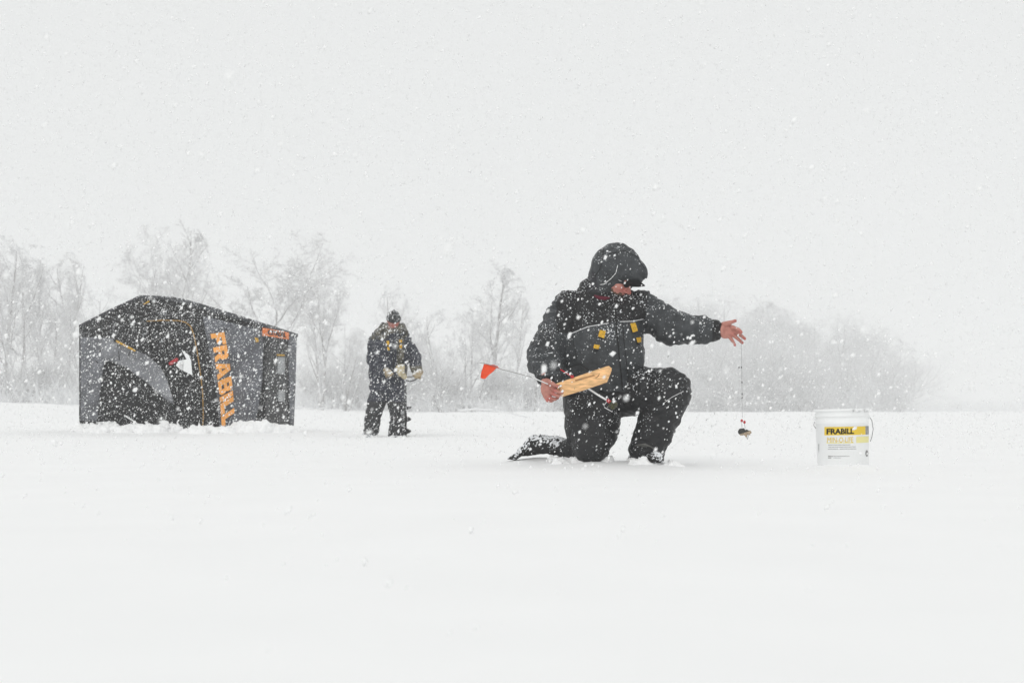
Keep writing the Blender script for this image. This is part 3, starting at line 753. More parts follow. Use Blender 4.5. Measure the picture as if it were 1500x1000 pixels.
def hand_field(chains, palm, lo, hi, h=.0026):
    F = Field(lo, hi, h)
    for c, r, R in palm: F.smin(F.elld(c, r, R), .012)
    for ch in chains:
        G = 9.0
        for a, b in zip(ch[:-1], ch[1:]):
            d = F.capd(Pc(a), Pc(b), M(a[3], a[2]), M(b[3], b[2])); G = np.minimum(G, d)
        F.smin(G, .0045)
    return F
# left hand, palm to the camera, fingers apart pointing down right
D = 8.86
hl = [[(1048, 483, D, 8.0), (1056, 483, D, 7.8)],
      [(1060, 476, D, 4.8), (1067, 473, D-.03, 3.4), (1072, 471.5, D-.04, 2.7), (1077, 469.8, D-.045, 2.3)],           # thumb
      [(1069, 478, D, 3.5), (1076, 480.5, D-.03, 3.0), (1082, 483, D-.06, 2.8), (1085.5, 486.3, D-.085, 2.4)],         # index
      [(1071, 482, D, 3.4), (1079, 487, D-.015, 2.9), (1086, 491.8, D-.03, 2.5), (1091, 496, D-.045, 2.1)],            # middle
      [(1070, 487, D, 3.3), (1077, 493, D-.01, 2.8), (1083, 498, D-.025, 2.4), (1087.3, 502, D-.04, 2.1)],             # ring
      [(1067, 491, D, 3.0), (1071.5, 497, D-.01, 2.6), (1074.5, 501.5, D-.03, 2.2), (1076.5, 505.5, D-.045, 1.9)]]     # little
palm = [(P(1062, 483.5, D), np.array([M(10, D), .019, M(12.5, D)]), None), (P(1068, 485, D), np.array([M(7, D), .014, M(9.5, D)]), None)]
F = hand_field(hl, palm, *bounds([(1046, 462, D+.05, 0), (1097, 513, D-.13, 0)], .012))
F.sub(F.elld(P(1067, 485, D-.045), (.028, .026, .03)), .01)     # hollow of the palm
lv, lq = F.mesh()
def skin_col(V, tips, base=SKC):
    c = np.tile(base, (len(V), 1)); c *= (1+.10*vn(V*70, 3))[:, None]
    for t in tips:
        e = np.exp(-(np.linalg.norm(V-Pc(t), axis=1)/.016)**2); c = c*(1-e[:, None]*np.array([.06, .42, .38]))
    return c
lc = skin_col(lv, [c[-1] for c in hl[1:]]+[(1077, 487, D, 0), (1073, 490, D, 0)])
# right hand closed on the end of the board, seen from the back of the hand
D = 8.66
hr = [[(800, 552, D+.03, 8), (801, 560, D+.01, 8)],
      [(799, 561, D-.01, 4.0), (805, 559, D-.045, 3.1), (811, 562.5, D-.06, 2.7), (817, 566, D-.065, 2.2)],            # thumb on the face of the board
      [(808, 566, D, 3.4), (813, 571.5, D-.04, 2.8), (820, 574.5, D-.045, 2.5), (824, 575, D-.02, 2.1)],
      [(805, 572, D+.005, 3.4), (811, 577.5, D-.035, 2.8), (818, 579.5, D-.03, 2.5), (822.5, 578.5, D+.0, 2.1)],
      [(801, 577, D+.01, 3.2), (806, 583, D-.02, 2.7), (813, 584.5, D-.015, 2.4), (817, 582.5, D+.015, 2.0)],
      [(798, 580, D+.015, 2.9), (802, 586.5, D-.005, 2.4), (808, 587.3, D, 2.1), (811, 585.5, D+.025, 1.8)]]
palm = [(P(802, 569, D), np.array([M(10, D), .020, M(14.5, D)]), None)]
F = hand_field(hr, palm, *bounds([(784, 545, D+.08, 0), (830, 593, D-.10, 0)], .015))
rv, rq = F.mesh(); rc = skin_col(rv, [c[1] for c in hr[2:]]+[c[-1] for c in hr[1:]])
bv, bq, bc = body_k()
V, Q, Cc = join([(bv, bq, bc), (hv, hq, hc), (lv, lq, lc), (rv, rq, rc)])
body = obj('body', V, Q, SKIN, K); paint(body, Cc)

# jacket
lo, hi = bounds([(765, 405, 9.3, 0), (1062, 612, 8.55, 0)], .06)
F = Field(lo, hi, .0075)
ellp(F, (884, 476, 9.02), (58, 44, 42), 0)
ellp(F, (880, 522, 8.98), (63, 50, 56), .08)
ellp(F, (868, 572, 9.02), (51, 42, 48), .05)
ellp(F, (893, 572, 8.97), (30, 34, 42), .05)
F.cap(P(838, 453, 9.04), P(932, 449, 9.02), M(27, 9), M(23, 9), .05)
F.cap(P(872, 428, 9.06), P(886, 450, 9.04), M(24, 9), M(27, 9), .04)
chain(F, ARM_R, .018); chain(F, ARM_L, .025)
F.ell(P(796, 530, 8.88), (M(23, 9), M(24, 9), M(20, 9)), .02)
F.sub(F.capd(P(803, 565, 8.66), P(806, 580, 8.60), M(10, 9), M(12, 9)), .01)
F.plane(P(0, 601, 9.0), (.03, 0, -1))
F.plane(P(1053.5, 483, 8.87), (1, 0, .05))
V, Q = F.mesh(); N = normals(V, Q)
tors = [(P(884, 452, 9.0), P(878, 600, 9.0), .55)]
V = folds(V, N, segs(ARM_R)+segs(ARM_L)+tors, .018, freq=17, across=6, seed=3)
px, py = topx(V)
# long drape folds over belly, and the elbow's stacked creases
e = np.exp(-((px-800)/24)**2-((py-530)/22)**2); V = V+N*(.010*e*np.sin((py-508)*.62+.08*(px-800)))[:, None]
e = np.exp(-((px-870)/60)**2-((py-570)/25)**2); V = V+N*(.007*e*np.sin(px*.22+py*.11))[:, None]
e = np.exp(-((px-955)/12)**2-((py-470)/30)**2); V = V-N*(.010*e)[:, None]
jk = obj('jacket', V, Q, JACKET, K)
px, py = topx(V)
ygrey = np.array([.050, .054, .058]); yblk = np.array([.018, .018, .019]); col = np.tile(ygrey, (len(V), 1))
yl = np.interp(px, [780, 800, 834, 860, 895, 945, 948], [470, 485, 489, 477, 472, 467, 440])
m = (py < yl) & (px > 815) & (px < 950); col[m] = yblk
col[(px > 1043)] = yblk; col[(px > 786) & (px < 818) & (py > 549) & (px < 812)] = yblk
col[(py < 505+(px-775)*.3) & (px < 812) & (py > 480)] = (.036, .038, .041)
paint(jk, col)
jb = bvh_of(jk)
def ribbon(name, pts, w_, mt, parent, lift=.002, n=10):
    p = line_on(jb, pts, lift, n); V, F = tube(p, w_, 6); return obj(name, V, F, mt, parent)
ribbon('reflective_piping', [(834, 489.5), (861, 478.5), (895, 472.5)], .0027, STRIPE, jk)
ribbon('reflective_piping', [(908, 471), (926, 470.5), (944, 467)], .0027, STRIPE, jk)
ribbon('zipper', [(901, 446), (903, 480), (907, 520), (911, 560), (914, 597)], .0035, SEAM, jk, .003)
ribbon('placket_seam', [(911, 450), (914, 500), (920, 550), (922, 592)], .0022, SEAM, jk, .001)
ribbon('pocket_seam', [(826, 540), (850, 533), (872, 549), (890, 545)], .0022, SEAM, jk, .001)
ribbon('pocket_seam', [(838, 492), (846, 530)], .002, SEAM, jk, .001)
for q in ([(878.5, 483), (887.5, 484.5), (885, 495.5), (876, 492.5)], [(870.5, 504), (879, 505.5), (876.5, 511.5), (869, 509.5)],
          [(923, 473.5), (931, 472.5), (934.5, 484.5), (927, 487)], [(932, 494.5), (939, 493.5), (939.5, 500.5), (934, 502)]):
    t = box_on('pull_tab', jk, jb, q, .006, YEL, jk, .012)
    cx = sum(a for a, _ in q)/4; cy = sum(b for _, b in q)/4
    if t: box_on('tab_buckle', jk, jb, [(cx-3, cy+4), (cx+3, cy+5), (cx+1.5, cy+7.5), (cx-4, cy+6.5)], .006, SEAM, t, .003)

# hood
lo, hi = bounds([(850, 350, 9.25, 0), (960, 455, 8.75, 0)], .05)
F = Field(lo, hi, .006)
ellp(F, (902, 393, 9.01), (37, 32, 36), 0)
F.cap(P(908, 376, 9.0), P(936, 396, 8.96), M(19, 9), M(12, 9), .02)
ellp(F, (884, 415, 9.03), (24, 27, 32), .03)
F.cap(P(936, 398, 8.96), P(942, 402, 8.95), M(9.5, 9), M(8, 9), .01); F.cap(P(918, 403, 8.96), P(934, 407, 8.95), M(14, 9), M(9, 9), .01)
F.ell(P(874, 432, 9.0), (M(18, 9), M(22, 9), M(13, 9)), .03)
F.ell(P(888, 444, 8.99), (M(22, 9), M(24, 9), M(8, 9)), .02)
F.d += (.006*vn(F.p*16, 5)+.003*vn(F.p*34, 6)).astype(np.float32)
outer = F.d.copy()
F.d = np.maximum(outer, -(outer+.016))
F.sub(F.elld(P(921, 430, 8.80), (M(31, 9), M(52, 9), M(13.0, 9))), .006)
F.sub(F.elld(P(945, 424, 8.95), (M(22, 9), M(50, 9), M(9, 9))), .006)
V, Q = F.mesh(); N = normals(V, Q); V = V+N*(.004*(1-2*np.abs(vn(V*np.array([16, 16, 26]), 8))))[:, None]
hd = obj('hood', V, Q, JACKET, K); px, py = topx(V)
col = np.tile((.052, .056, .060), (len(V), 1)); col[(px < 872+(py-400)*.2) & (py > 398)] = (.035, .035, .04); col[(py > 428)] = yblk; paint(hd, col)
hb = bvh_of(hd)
def on(b, pts, lift=.002): return line_on(b, pts, lift, 8)
V, F_ = tube(on(hb, [(905, 388), (902, 400), (895, 408), (885, 416), (878, 417)], .001), [.0008+.0016*abs(math.sin(k*2.3)) for k in range(32)], 6); obj('snow_ridge', V, F_, SNOWC, hd)
V, F_ = tube(on(hb, [(884, 364), (880, 392), (868, 410)]), .002, 5); obj('hood_seam', V, F_, SEAM, hd)
V, F_ = tube(on(hb, [(892, 372), (915, 367), (933, 376), (946, 396)]), .002, 5); obj('hood_seam', V, F_, SEAM, hd)
# cord lock standing off the back of the hood
V, F_ = merge([tube([P(883, 372, 9.0), P(879, 369, 9.0), P(877.5, 366.5, 9.0)], .0045, 6), tube([P(880, 370, 9), P(876.5, 371, 9)], .004, 6), tube([P(879, 369, 9), P(881.5, 366.5, 9)], .004, 6)])
obj('cord_lock', V, F_, SEAM, hd)
# cap visor below the hood's brim, sunglasses, red inner collar
vis = [P(912, 414, 8.86), P(922, 411, 8.82), P(935, 410, 8.84), (P(945, 417.5, 8.90)), P(936, 418.5, 9.0), P(915, 418, 8.98)]
V, F_ = slab(vis, np.array([0, .01, -.008])); o = obj('cap_visor', V, F_, INK, K, smooth=False); bevel(o, .003)
def hl_(x, y, z): return (np.array([x, y, z])*1.04)@HR.T+HC
gl = []
for s in (-1, 1):
    ring = [hl_(s*.033+.027*math.cos(a), .098-.35*abs(s*.033+.027*math.cos(a))**1.3, .017+.019*math.sin(a)) for a in np.linspace(0, 2*math.pi, 14)[:-1]]
    gl.append(slab(ring, HR@np.array([0, -.006, 0])))
    gl.append(tube([hl_(s*.058, .088, .022), hl_(s*.078, .05, .022), hl_(s*.084, -.01, .02)], .003, 6))
gl.append(tube([hl_(-.010, .100, .022), hl_(.010, .100, .022)], .003, 6))
obj('sunglasses', *merge(gl), BLACKM, K)
V, F_ = tube([P(871, 433, 8.83), P(877, 436, 8.80), (P(887, 437, 8.795)), P(893, 436, 8.81)], [.007, .012, .012, .006], 8); obj('inner_collar', V, F_, mat('dark_red_cloth', (.10, .012, .025), .8), K)

# trousers
lo, hi = bounds([(815, 545, 9.3, 0), (1020, 690, 8.6, 0)], .07); F = Field(lo, hi, .0075)
ellp(F, (884, 582, 9.06), (48, 46, 30), 0)
chain(F, THU, .03); chain(F, SHU, .015); 
G = Field(lo, hi, .0075); chain(G, THD, .03); chain(G, [(a, b, c, d) for a, b, c, d in SHD], .03); G.ell(P(866, 655, 8.9), (M(22, 9), M(25, 9), M(23, 9)), .02)
F.smin(G.d, .02)
F.sub(F.capd(P(931, 612, 8.5), P(922, 650, 8.5), .0, .0)-.0, .0)
F.plane(P(0, 678.5, 8.9), (0, 0, -1)); F.plane(P(0, 563, 9.0), (-.25, 0, 1)) if False else None
V, Q = F.mesh(); N = normals(V, Q); V = folds(V, N, segs(THU)+segs(SHU)+segs(THD)+segs(SHD), .016, freq=13, across=6, seed=9)
px, py = topx(V)
e = np.exp(-((px-972)/16)**2-((py-600)/14)**2); V = V+N*(.009*e*np.sin((py+px*.5)*.5))[:, None]
tr = obj('trousers', V, Q, TROUS, K); paint(tr, np.tile((.014, .0145, .016), (len(V), 1)))
tb = bvh_of(tr)
V, F_ = tube(line_on(tb, [(1001, 573), (985, 581), (972, 590)], .001, 8), .0014, 5); obj('trouser_seam', V, F_, SNOWC, tr)
V, F_ = tube(line_on(tb, [(892, 604), (886, 640), (882, 672)], .001, 8), .0022, 5); obj('trouser_seam', V, F_, SEAM, tr)
# boots
def boot(ch, lo, hi, seed, plane=None, extra=None):
    F = Field(*bounds([lo, hi], .05), .006)
    chain(F, ch, .02)
    if extra: extra(F)
    if plane: F.plane(*plane)
    F.d += (.006*vn(F.p*28, seed)+.003*vn(F.p*60, seed+1)).astype(np.float32)
    V, Q = F.mesh(); return obj('boot', V, Q, BOOT, K)
bt = boot([(834, 656, 9.06, 13), (812, 652, 9.10, 13), (796, 650, 9.12, 13), (782, 652, 9.14, 13), (766, 661, 9.14, 8)], (735, 630, 9.2, 0), (848, 680, 8.95, 0), 71, (P(0, 671, 9.1), (0, 0, -1)))
sole = [P(792.5, 634.5, 9.08), P(788, 640, 9.08), P(778, 649, 9.08), P(766, 657, 9.08), (P(752, 665, 9.08)), P(742, 672, 9.08), P(755, 674, 9.08), P(764, 668, 9.08), P(772, 660, 9.08), P(784, 653, 9.08), P(791, 643, 9.08)]
V, F_ = slab(sole, np.array([0, .10, 0])); o = obj('sole', V, F_, BOOT, bt, smooth=False); bevel(o, .006, 2)
bt2 = boot([(948, 656, 8.92, 21), (947, 666, 8.9, 22)], (915, 640, 9.1, 0), (980, 690, 8.6, 0), 75, (P(0, 676, 8.9), (0, 0, -1)), lambda F: F.cap(P(934, 670, 8.96), P(962, 673, 8.74), M(13, 9), M(11, 9), .02))
V, F_ = merge([tube([P(930+k, 652+k*.22, 8.76), P(945+k*.6, 650+k*.3, 8.74), P(958+k*.2, 656+k*.2, 8.76)], .004, 5) for k in (0, 5, 10)]); obj('lace', V, F_, METAL, bt2)

# ---- tip-up (wooden board with reel stem and flag) held in the right hand
T = thing('fishing_tip_up', P(850, 558, 8.6), 'pale wooden tip-up board with reel and orange flag, held by the kneeling person', 'fishing tip-up')
q = [P(814, 561.5, 8.64), P(846, 550.5, 8.615), P(888, 536.2, 8.585), P(892, 535.5, 8.583), (P(891.5, 540, 8.583)), P(885, 556.5, 8.588), P(850, 568.5, 8.613), P(817, 578.5, 8.64)]
back_v = P(897, 539.5, 8.60)-P(892.5, 536, 8.583)
V, F_ = slab(q, back_v); bd = obj('board', V, F_, WOOD, T, smooth=False); bevel(bd, .0025)
up_ = np.array([0, -.0015, 0])
def strip(pts, w_, D0, D1):
    return tube([P(a, b, D0+(D1-D0)*i/(len(pts)-1)) for i, (a, b) in enumerate(pts)], w_, 5)
def bD(px): return 8.64+(px-814)*(8.583-8.64)/78
def onb(px, py, lift=.001): return P(px, py, bD(px)-lift)
g = [onb(842, 556.2), onb(856, 552.3), onb(870, 548.2), onb(872, 550.2), onb(858, 554.4), onb(843, 558.4)]
V, F_ = slab(g, np.array([0, .0008, 0])); obj('groove_shade', V, F_, mat('shaded_pine', (.42, .22, .09), .7, var=.2), bd, smooth=False)  # strip lying on the board, the recess's shade put into its colour
V, F_ = tube([onb(a, b) for a, b in ((878, 546.5), (877, 550), (873.5, 552.8), (871, 552.5))], [.001, .0025, .0025, .001], 6); obj('slot_shade', V, F_, WOODD, bd)  # dark curved stroke painted in for the slot's shadow
V, F_ = tube([onb(a, b) for a, b in ((848, 556.3), (850, 555.2), (853, 555.8))], .0022, 6); obj('screw', V, F_, METAL, bd)
V, F_ = tube([onb(841, 568.5), onb(842, 569.2)], .002, 6); obj('screw', V, F_, METAL, bd)
V, F_ = merge([tube([onb(*p_, .004) for p_ in ((817, 567), (819, 563), (823, 564), (821, 569), (816, 566.5))], .0016, 5), tube([onb(*p_, .005) for p_ in ((812, 560), (817, 565), (820, 571))], .0018, 5)]); obj('wire_spring', V, F_, METAL, T)
V, F_ = tube([P(821, 541, 8.66), P(829, 546, 8.65), P(838, 551, 8.63)], [.004, .005, .006], 6); tg = obj('trigger_arm', V, F_, RED, T)
V, F_ = merge([tube([P(825.5, 546.8, 8.635), P(832, 543.6, 8.635)], .0028, 5), tube([P(828.5, 544, 8.635), P(831.5, 547.5, 8.635)], .0022, 5), ]); obj('pin', V, F_, PLW, tg)
V, F_ = tube([P(836, 552.5, 8.61), P(840.5, 551, 8.61)], .009, 8); obj('hinge', V, F_, RED, tg)
V, F_ = tube([P(850, 561, 8.70), P(859, 567, 8.69), P(876, 578.2, 8.67), P(890, 586.5, 8.65)], .0058, 10); obj('stem', V, F_, PLW, T)
V, F_ = tube([P(846, 549, 8.63), P(852, 543, 8.65), P(858, 536, 8.67)], [.003, .002, .0015], 5); obj('trip_lever', V, F_, INK, T)
rl = P(898, 593, 8.64); R3 = frame(P(905, 598, 8.60)-P(888, 584, 8.66))
def disc(c, r0, r1, hh_, n=18, ax=R3):
    pr = [(-hh_, r0), (-hh_, r1), (hh_, r1), (hh_, r0)]; V = []; F = []
    for i in range(n):
        a = 2*math.pi*i/n
        for y, r in pr: V.append(c+ax@np.array([r*math.cos(a), y, r*math.sin(a)]))
    for i in range(n):
        j = (i+1) % n
        for k in range(4): F.append((i*4+k, i*4+(k+1) % 4, j*4+(k+1) % 4, j*4+k))
    return V, F
sp_ = obj('spool', *merge([disc(rl+R3@np.array([0, -.011, 0]), .014, .027, .0016), disc(rl+R3@np.array([0, .011, 0]), .014, .027, .0016), disc(rl, .003, .015, .011)]), BRASS, T)
V, F_ = tube([P(889.5, 585.5, 8.645), P(894.5, 589.5, 8.64)], .011, 8); obj('reel_collar', V, F_, RED, T)
V, F_ = tube([P(889, 588, 8.62), P(884.5, 593.5, 8.60), P(885.5, 596.5, 8.60), P(897, 603, 8.60)], .0025, 6); obj('reel_frame', V, F_, STRIPE, T)
V, F_ = merge([tube([P(902, 582, 8.60), P(895, 590, 8.60)], .002, 5), tube([P(900, 594, 8.60), (P(906, 598, 8.60))], .002, 5), tube([P(891, 596, 8.60), P(902, 586, 8.60), P(905, 592, 8.60), P(898, 600, 8.60)], .0016, 5)]); obj('reel_handle', V, F_, METAL, T)
V, F_ = tube([P(803, 563, 8.60), P(793, 559, 8.6), P(775, 551, 8.6), (P(757, 546.5, 8.61)), P(735, 541, 8.62), P(722, 535.5, 8.62), P(711, 532.5, 8.62), P(702, 531, 8.62)], .0021, 6); fw = obj('flag_wire', V, F_, mat('wire', (.30, .29, .28), .4), T)
V, F_ = tube([P(803, 562.5, 8.598), P(779, 552.3, 8.598)], .0028, 6); obj('wire_sleeve', V, F_, PLW, fw)
fl_ = []; 
fp = [(709, 533), (716, 534), (723, 534), (729, 536.5), (732, 540), (727, 539), (722, 544.5), (716, 549), (711, 554.5), (707, 554.8), (703.8, 553), (705, 545)]
F0 = [P(a, b, 8.62+.010*math.sin(a*.45+b*.2)) for a, b in fp]; V, F_ = slab(F0, np.array([0, .002, 0]))
obj('flag', V, F_, FLAG, T, smooth=False)

# ---- bait rig hanging from the left hand
B = thing('bait_rig', P(1087, 560, 8.82), 'thin fishing line with red beads and small dark bait dangling below the open hand', 'fishing rig')
V, F_ = tube([P(1086.5, 488, 8.79), P(1086, 512, 8.82), P(1086.5, 535, 8.82), P(1087, 600, 8.82), P(1087.5, 612, 8.82)], .0011, 5); obj('line', V, F_, LINE, B)
for a, b in ((1086, 538), (1086.8, 560), (1087, 577), (1087, 582.5), (1082.5, 538)):
    V, F_ = tube([P(a, b-1.2, 8.82), P(a, b+1.2, 8.82)], .0030, 6); obj('swivel', V, F_, INK, B)
for a, b in ((1086.5, 616), (1090.5, 618)):
    Fh = Field(P(a, b, 8.82)-.02, P(a, b, 8.82)+.02, .002); Fh.ell(P(a, b, 8.82), (.008, .008, .010), 0); obj('bead', *Fh.mesh(), RED, B)
V, F_ = merge([tube([P(1086.5, 618, 8.82), P(1086.8, 626, 8.82)], .0013, 5), tube([P(1090.5, 620, 8.82), P(1091.5, 627, 8.82)], .0013, 5), tube([P(1094, 630, 8.82), P(1096, 638, 8.81), P(1094.8, 643, 8.81), P(1093.5, 641, 8.81)], .0016, 5)]); obj('hook', V, F_, METAL, B)
Fh = Field(P(1078, 645, 8.9), P(1104, 622, 8.75)[[0, 1, 2]], .0025) if False else Field(np.minimum(P(1078, 648, 8.74), P(1104, 620, 8.90)), np.maximum(P(1078, 620, 8.74), P(1104, 648, 8.90)), .0025)
Fh.ell(P(1086, 632, 8.82), (M(5.2, 8.8), M(4.5, 8.8), M(5.2, 8.8)), 0); Fh.cap(P(1088, 631, 8.82), P(1097, 633.5, 8.81), M(4.2, 8.8), M(3.4, 8.8), .006)
Fh.cap(P(1090, 635, 8.81), P(1094, 639, 8.81), M(2.4, 8.8), M(1.4, 8.8), .006); Fh.d += (.004*vn(Fh.p*110, 4)).astype(np.float32)
V, Q = Fh.mesh(); bt_ = obj('bait', V, Q, FISH, B); px, py = topx(V); c = np.tile((.05, .05, .045), (len(V), 1)); c[py > 634.3+(1088-px)*.35] = (.42, .33, .24); paint(bt_, c)
sl = thing('slack_line', P(1030, 600, 8.8), 'very thin pale slack fishing line curving up from the snow by the front boot', 'fishing line')
V, F_ = tube([P(968, 668, 8.7), P(982, 656, 8.7), P(1003, 641, 8.72), P(1020, 615, 8.75), P(1034, 585, 8.78), P(1050, 550, 8.8), P(1064, 515, 8.82), P(1070, 500, 8.84)], .0009, 4); obj('strand', V, F_, LINEW, sl)

# ---- the standing person
S = thing('person', (*P(570, 640, 19.8)[:2], 0), 'person standing in navy camouflage winter suit and knit cap, looking down at the auger', 'person')
D0 = 19.8
SH = P(576.5, 470, D0-.06); SR = frame((.12, -.80, -.55))
V1, Q1, C1 = head_mesh(.006, False); V1 = V1@SR.T+SH; C1 = C1*.85
AR = [(551, 499, D0+.02, 11), (548, 528, D0, 10), (562, 546, D0-.25, 7.5)]
AL = [(592, 497, D0+.02, 9.5), (606, 522, D0, 9.5), (611, 542, D0-.2, 7)]
LR = [(557, 572, D0, 14), (547, 605, D0-.03, 10.5), (541, 645, D0, 10)]
LL = [(577, 572, D0, 13), (583, 603, D0-.08, 11), (582, 645, D0, 11.5)]
F = Field(*bounds([(530, 470, D0+.3, 0), (620, 650, D0-.4, 0)], .06), .02)
ellp(F, (572, 515, D0), (22, 18, 40), 0); ellp(F, (568, 565, D0), (22, 18, 20), .05)
for L, sc in ((AR, .6), (AL, .6), (LR, .7), (LL, .7)): chain(F, [(a, b, c, d*sc) for a, b, c, d in L], .04)
F.cap(P(575, 492, D0), SH, .07, .06, .04)
bV, bQ = F.mesh(); V, Q, Cc = join([(bV, bQ, (.3, .2, .18)), (V1, Q1, C1)]); o = obj('body', V, Q, SKIN, S); paint(o, Cc)
F = Field(*bounds([(530, 470, D0+.35, 0), (625, 590, D0-.45, 0)], .07), .011)
ellp(F, (572, 516, D0), (28, 27, 36), 0); ellp(F, (568, 548, D0), (27, 26, 30), .06)
F.cap(P(558, 494, D0), P(588, 493, D0), M(12, D0), M(11.5, D0), .05); chain(F, AR, .025); chain(F, AL, .025)
F.cap(P(570, 483, D0+.03), P(584, 484, D0), M(11, D0), M(10, D0), .03)
F.plane(P(0, 577, D0), (0, 0, -1))
V, Q = F.mesh(); N = normals(V, Q); V = folds(V, N, segs(AR)+segs(AL)+[(P(570, 490, D0), P(570, 580, D0), .6)], .018, freq=13, across=5, seed=14)
sj = obj('jacket', V, Q, JACKET, S); px, py = topx(V)
navy = np.array([.022, .025, .038]); camo = np.array([.12, .11, .08]); dark = np.array([.03, .03, .03])
n1 = vn(V*14, 22); n2 = vn(V*30, 23); cm = np.where((n1+.5*n2 > .1)[:, None], camo, np.where((n1 < -.25)[:, None], dark, camo*.55))
col = np.tile(navy, (len(V), 1)); m = (py < 497) & (px < 570) & (py < 500-(px-545)*.2); m |= (px > 581) & (px < 592) & (py > 492) & (py < 545); m |= (py < 488)
m |= (px > 594) & (py > 536); col[m] = cm[m]; paint(sj, col)
jb = bvh_of(sj)
for q in ([(566, 499), (570, 499), (570.5, 505), (567, 505.5)], [(567, 508), (570, 507.5), (571, 513), (568, 513)], [(584.5, 497.5), (589, 497.5), (589, 501.5), (585, 502)], [(585, 505), (589, 504.5), (589, 510), (585.5, 510)]):
    box_on('pull_tab', sj, jb, q, .012, YEL, sj, .006, .004)
V, F_ = tube(line_on(jb, [(577, 493), (576.5, 520), (576, 545)], .004, 8), .006, 5); obj('zipper', V, F_, SEAM, sj)
# hood lying back on the shoulders
F = Field(*bounds([(548, 455, D0+.3, 0), (600, 500, D0-.1, 0)], .04), .011)
F.cap(P(561, 475, D0+.12), P(557, 487, D0+.12), M(3.5, D0), M(7, D0), 0); F.cap(P(563, 480, D0+.15), P(587, 482, D0+.15), M(6.5, D0), M(6, D0), .03); F.cap(P(555, 489, D0+.05), P(563, 487, D0-.1), M(8, D0), M(6, D0), .03)
F.cap(P(589, 478, D0+.1), P(591, 488, D0-.08), M(5, D0), M(7, D0), .03)
F.d += (.010*vn(F.p*14, 8)).astype(np.float32); V, Q = F.mesh(); o = obj('hood', V, Q, JACKET, S); n1 = vn(V*16, 24)
px, py = topx(V); paint(o, np.where((py < 473)[:, None], (.02, .02, .02), np.where((n1 > -.05)[:, None], camo*.9, camo*.4)))
# knit cap
F = Field(SH-.17, SH+.20, .007)
cz = SH+SR@np.array([0, -.012, .045]); F.ell(cz, np.array([.094, .108, .098]), 0, SR)
F.plane(SH+SR@np.array([0, 0, .028]), SR@np.array([0, -.12, -1.])); F.cap(SH+SR@np.array([0, -.03, .14]), SH+SR@np.array([0, -.035, .15]), .012, .012, .02)
F.d += (.003*vn(F.p*40, 8)).astype(np.float32); V, Q = F.mesh(); o = obj('knit_cap', V, Q, RIBKNIT, S); paint(o, np.tile((.035, .036, .038), (len(V), 1)))
rimc = [SH+SR@np.array([.094*math.cos(a), -.012+.108*math.sin(a), .034]) for a in np.linspace(0, 2*math.pi, 20)]; V, F_ = tube(rimc, .012, 7); c_ = obj('cap_cuff', V, F_, RIBKNIT, o); paint(c_, np.tile((.03, .03, .03), (len(V), 1)))
# bib trousers and boots
F = Field(*bounds([(522, 552, D0+.3, 0), (605, 645, D0-.35, 0)], .06), .011)
ellp(F, (567, 565, D0), (26, 23, 19), 0)
G = Field(*bounds([(522, 552, D0+.3, 0), (605, 645, D0-.35, 0)], .06), .011)
chain(F, LR, .02); chain(G, LL, .02); F.smin(G.d, .02)
F.plane(P(0, 645, D0), (0, 0, -1)); V, Q = F.mesh(); N = normals(V, Q); V = folds(V, N, segs(LR)+segs(LL), .020, freq=11, across=5, seed=17)
o = obj('trousers', V, Q, TROUS, S); px, py = topx(V); paint(o, np.where((py < 588)[:, None], (.027, .030, .045), (.024, .024, .026)))
for a in (542, 580):
    F = Field(*bounds([(a-18, 622, D0+.2, 0), (a+18, 652, D0-.4, 0)], .04), .011)
    F.cap(P(a, 638, D0), P(a, 645, D0), M(12, D0), M(12, D0), .02); F.cap(P(a, 645, D0), P(a+(2 if a > 560 else -2), 645, D0-.22), M(8, D0), M(7, D0), .03); V, Q = F.mesh(); obj('boot', V, Q, BOOT, S)
# gloves: a palm and five fingers closed on the auger handle
GL = mat('tan_glove', (.34, .27, .17), .8, bump=.5, bscale=60, var=.4, vscale=20, snow=.22, snow_scale=40, fac_z=.1)
GL2 = mat('pale_glove', (.52, .45, .30), .8, bump=.5, bscale=60, var=.3, vscale=20, snow=.22, snow_scale=40, fac_z=.1)
def glove(cx, cy, D, sx, mt, bar):
    F = Field(P(cx, cy, D)-.12, P(cx, cy, D)+.12, .006)
    F.ell(P(cx, cy, D), (.052, .03, .050), 0)
    F.cap(P(cx-sx*3, cy-3, D+.04), P(cx, cy, D), .048, .042, .02)
    for k in range(4):
        x = cx+sx*(-3.6+2.3*k); F.cap(P(x, cy-1, D-.03), P(x+sx*.3, cy+3.5, D-.055), .015, .014, .003); F.cap(P(x+sx*.3, cy+3.5, D-.055), P(x+sx*.4, cy+6, D-.02), .014, .012, .003)
    F.cap(P(cx+sx*3, cy-2, D-.02), P(cx+sx*6.5, cy+1.5, D-.05), .017, .014, .006)
    V, Q = F.mesh(); obj('glove', V, Q, mt, S)
glove(569, 546, D0-.34, 1, GL, 0); glove(612, 548, D0-.30, -1, GL, 0)
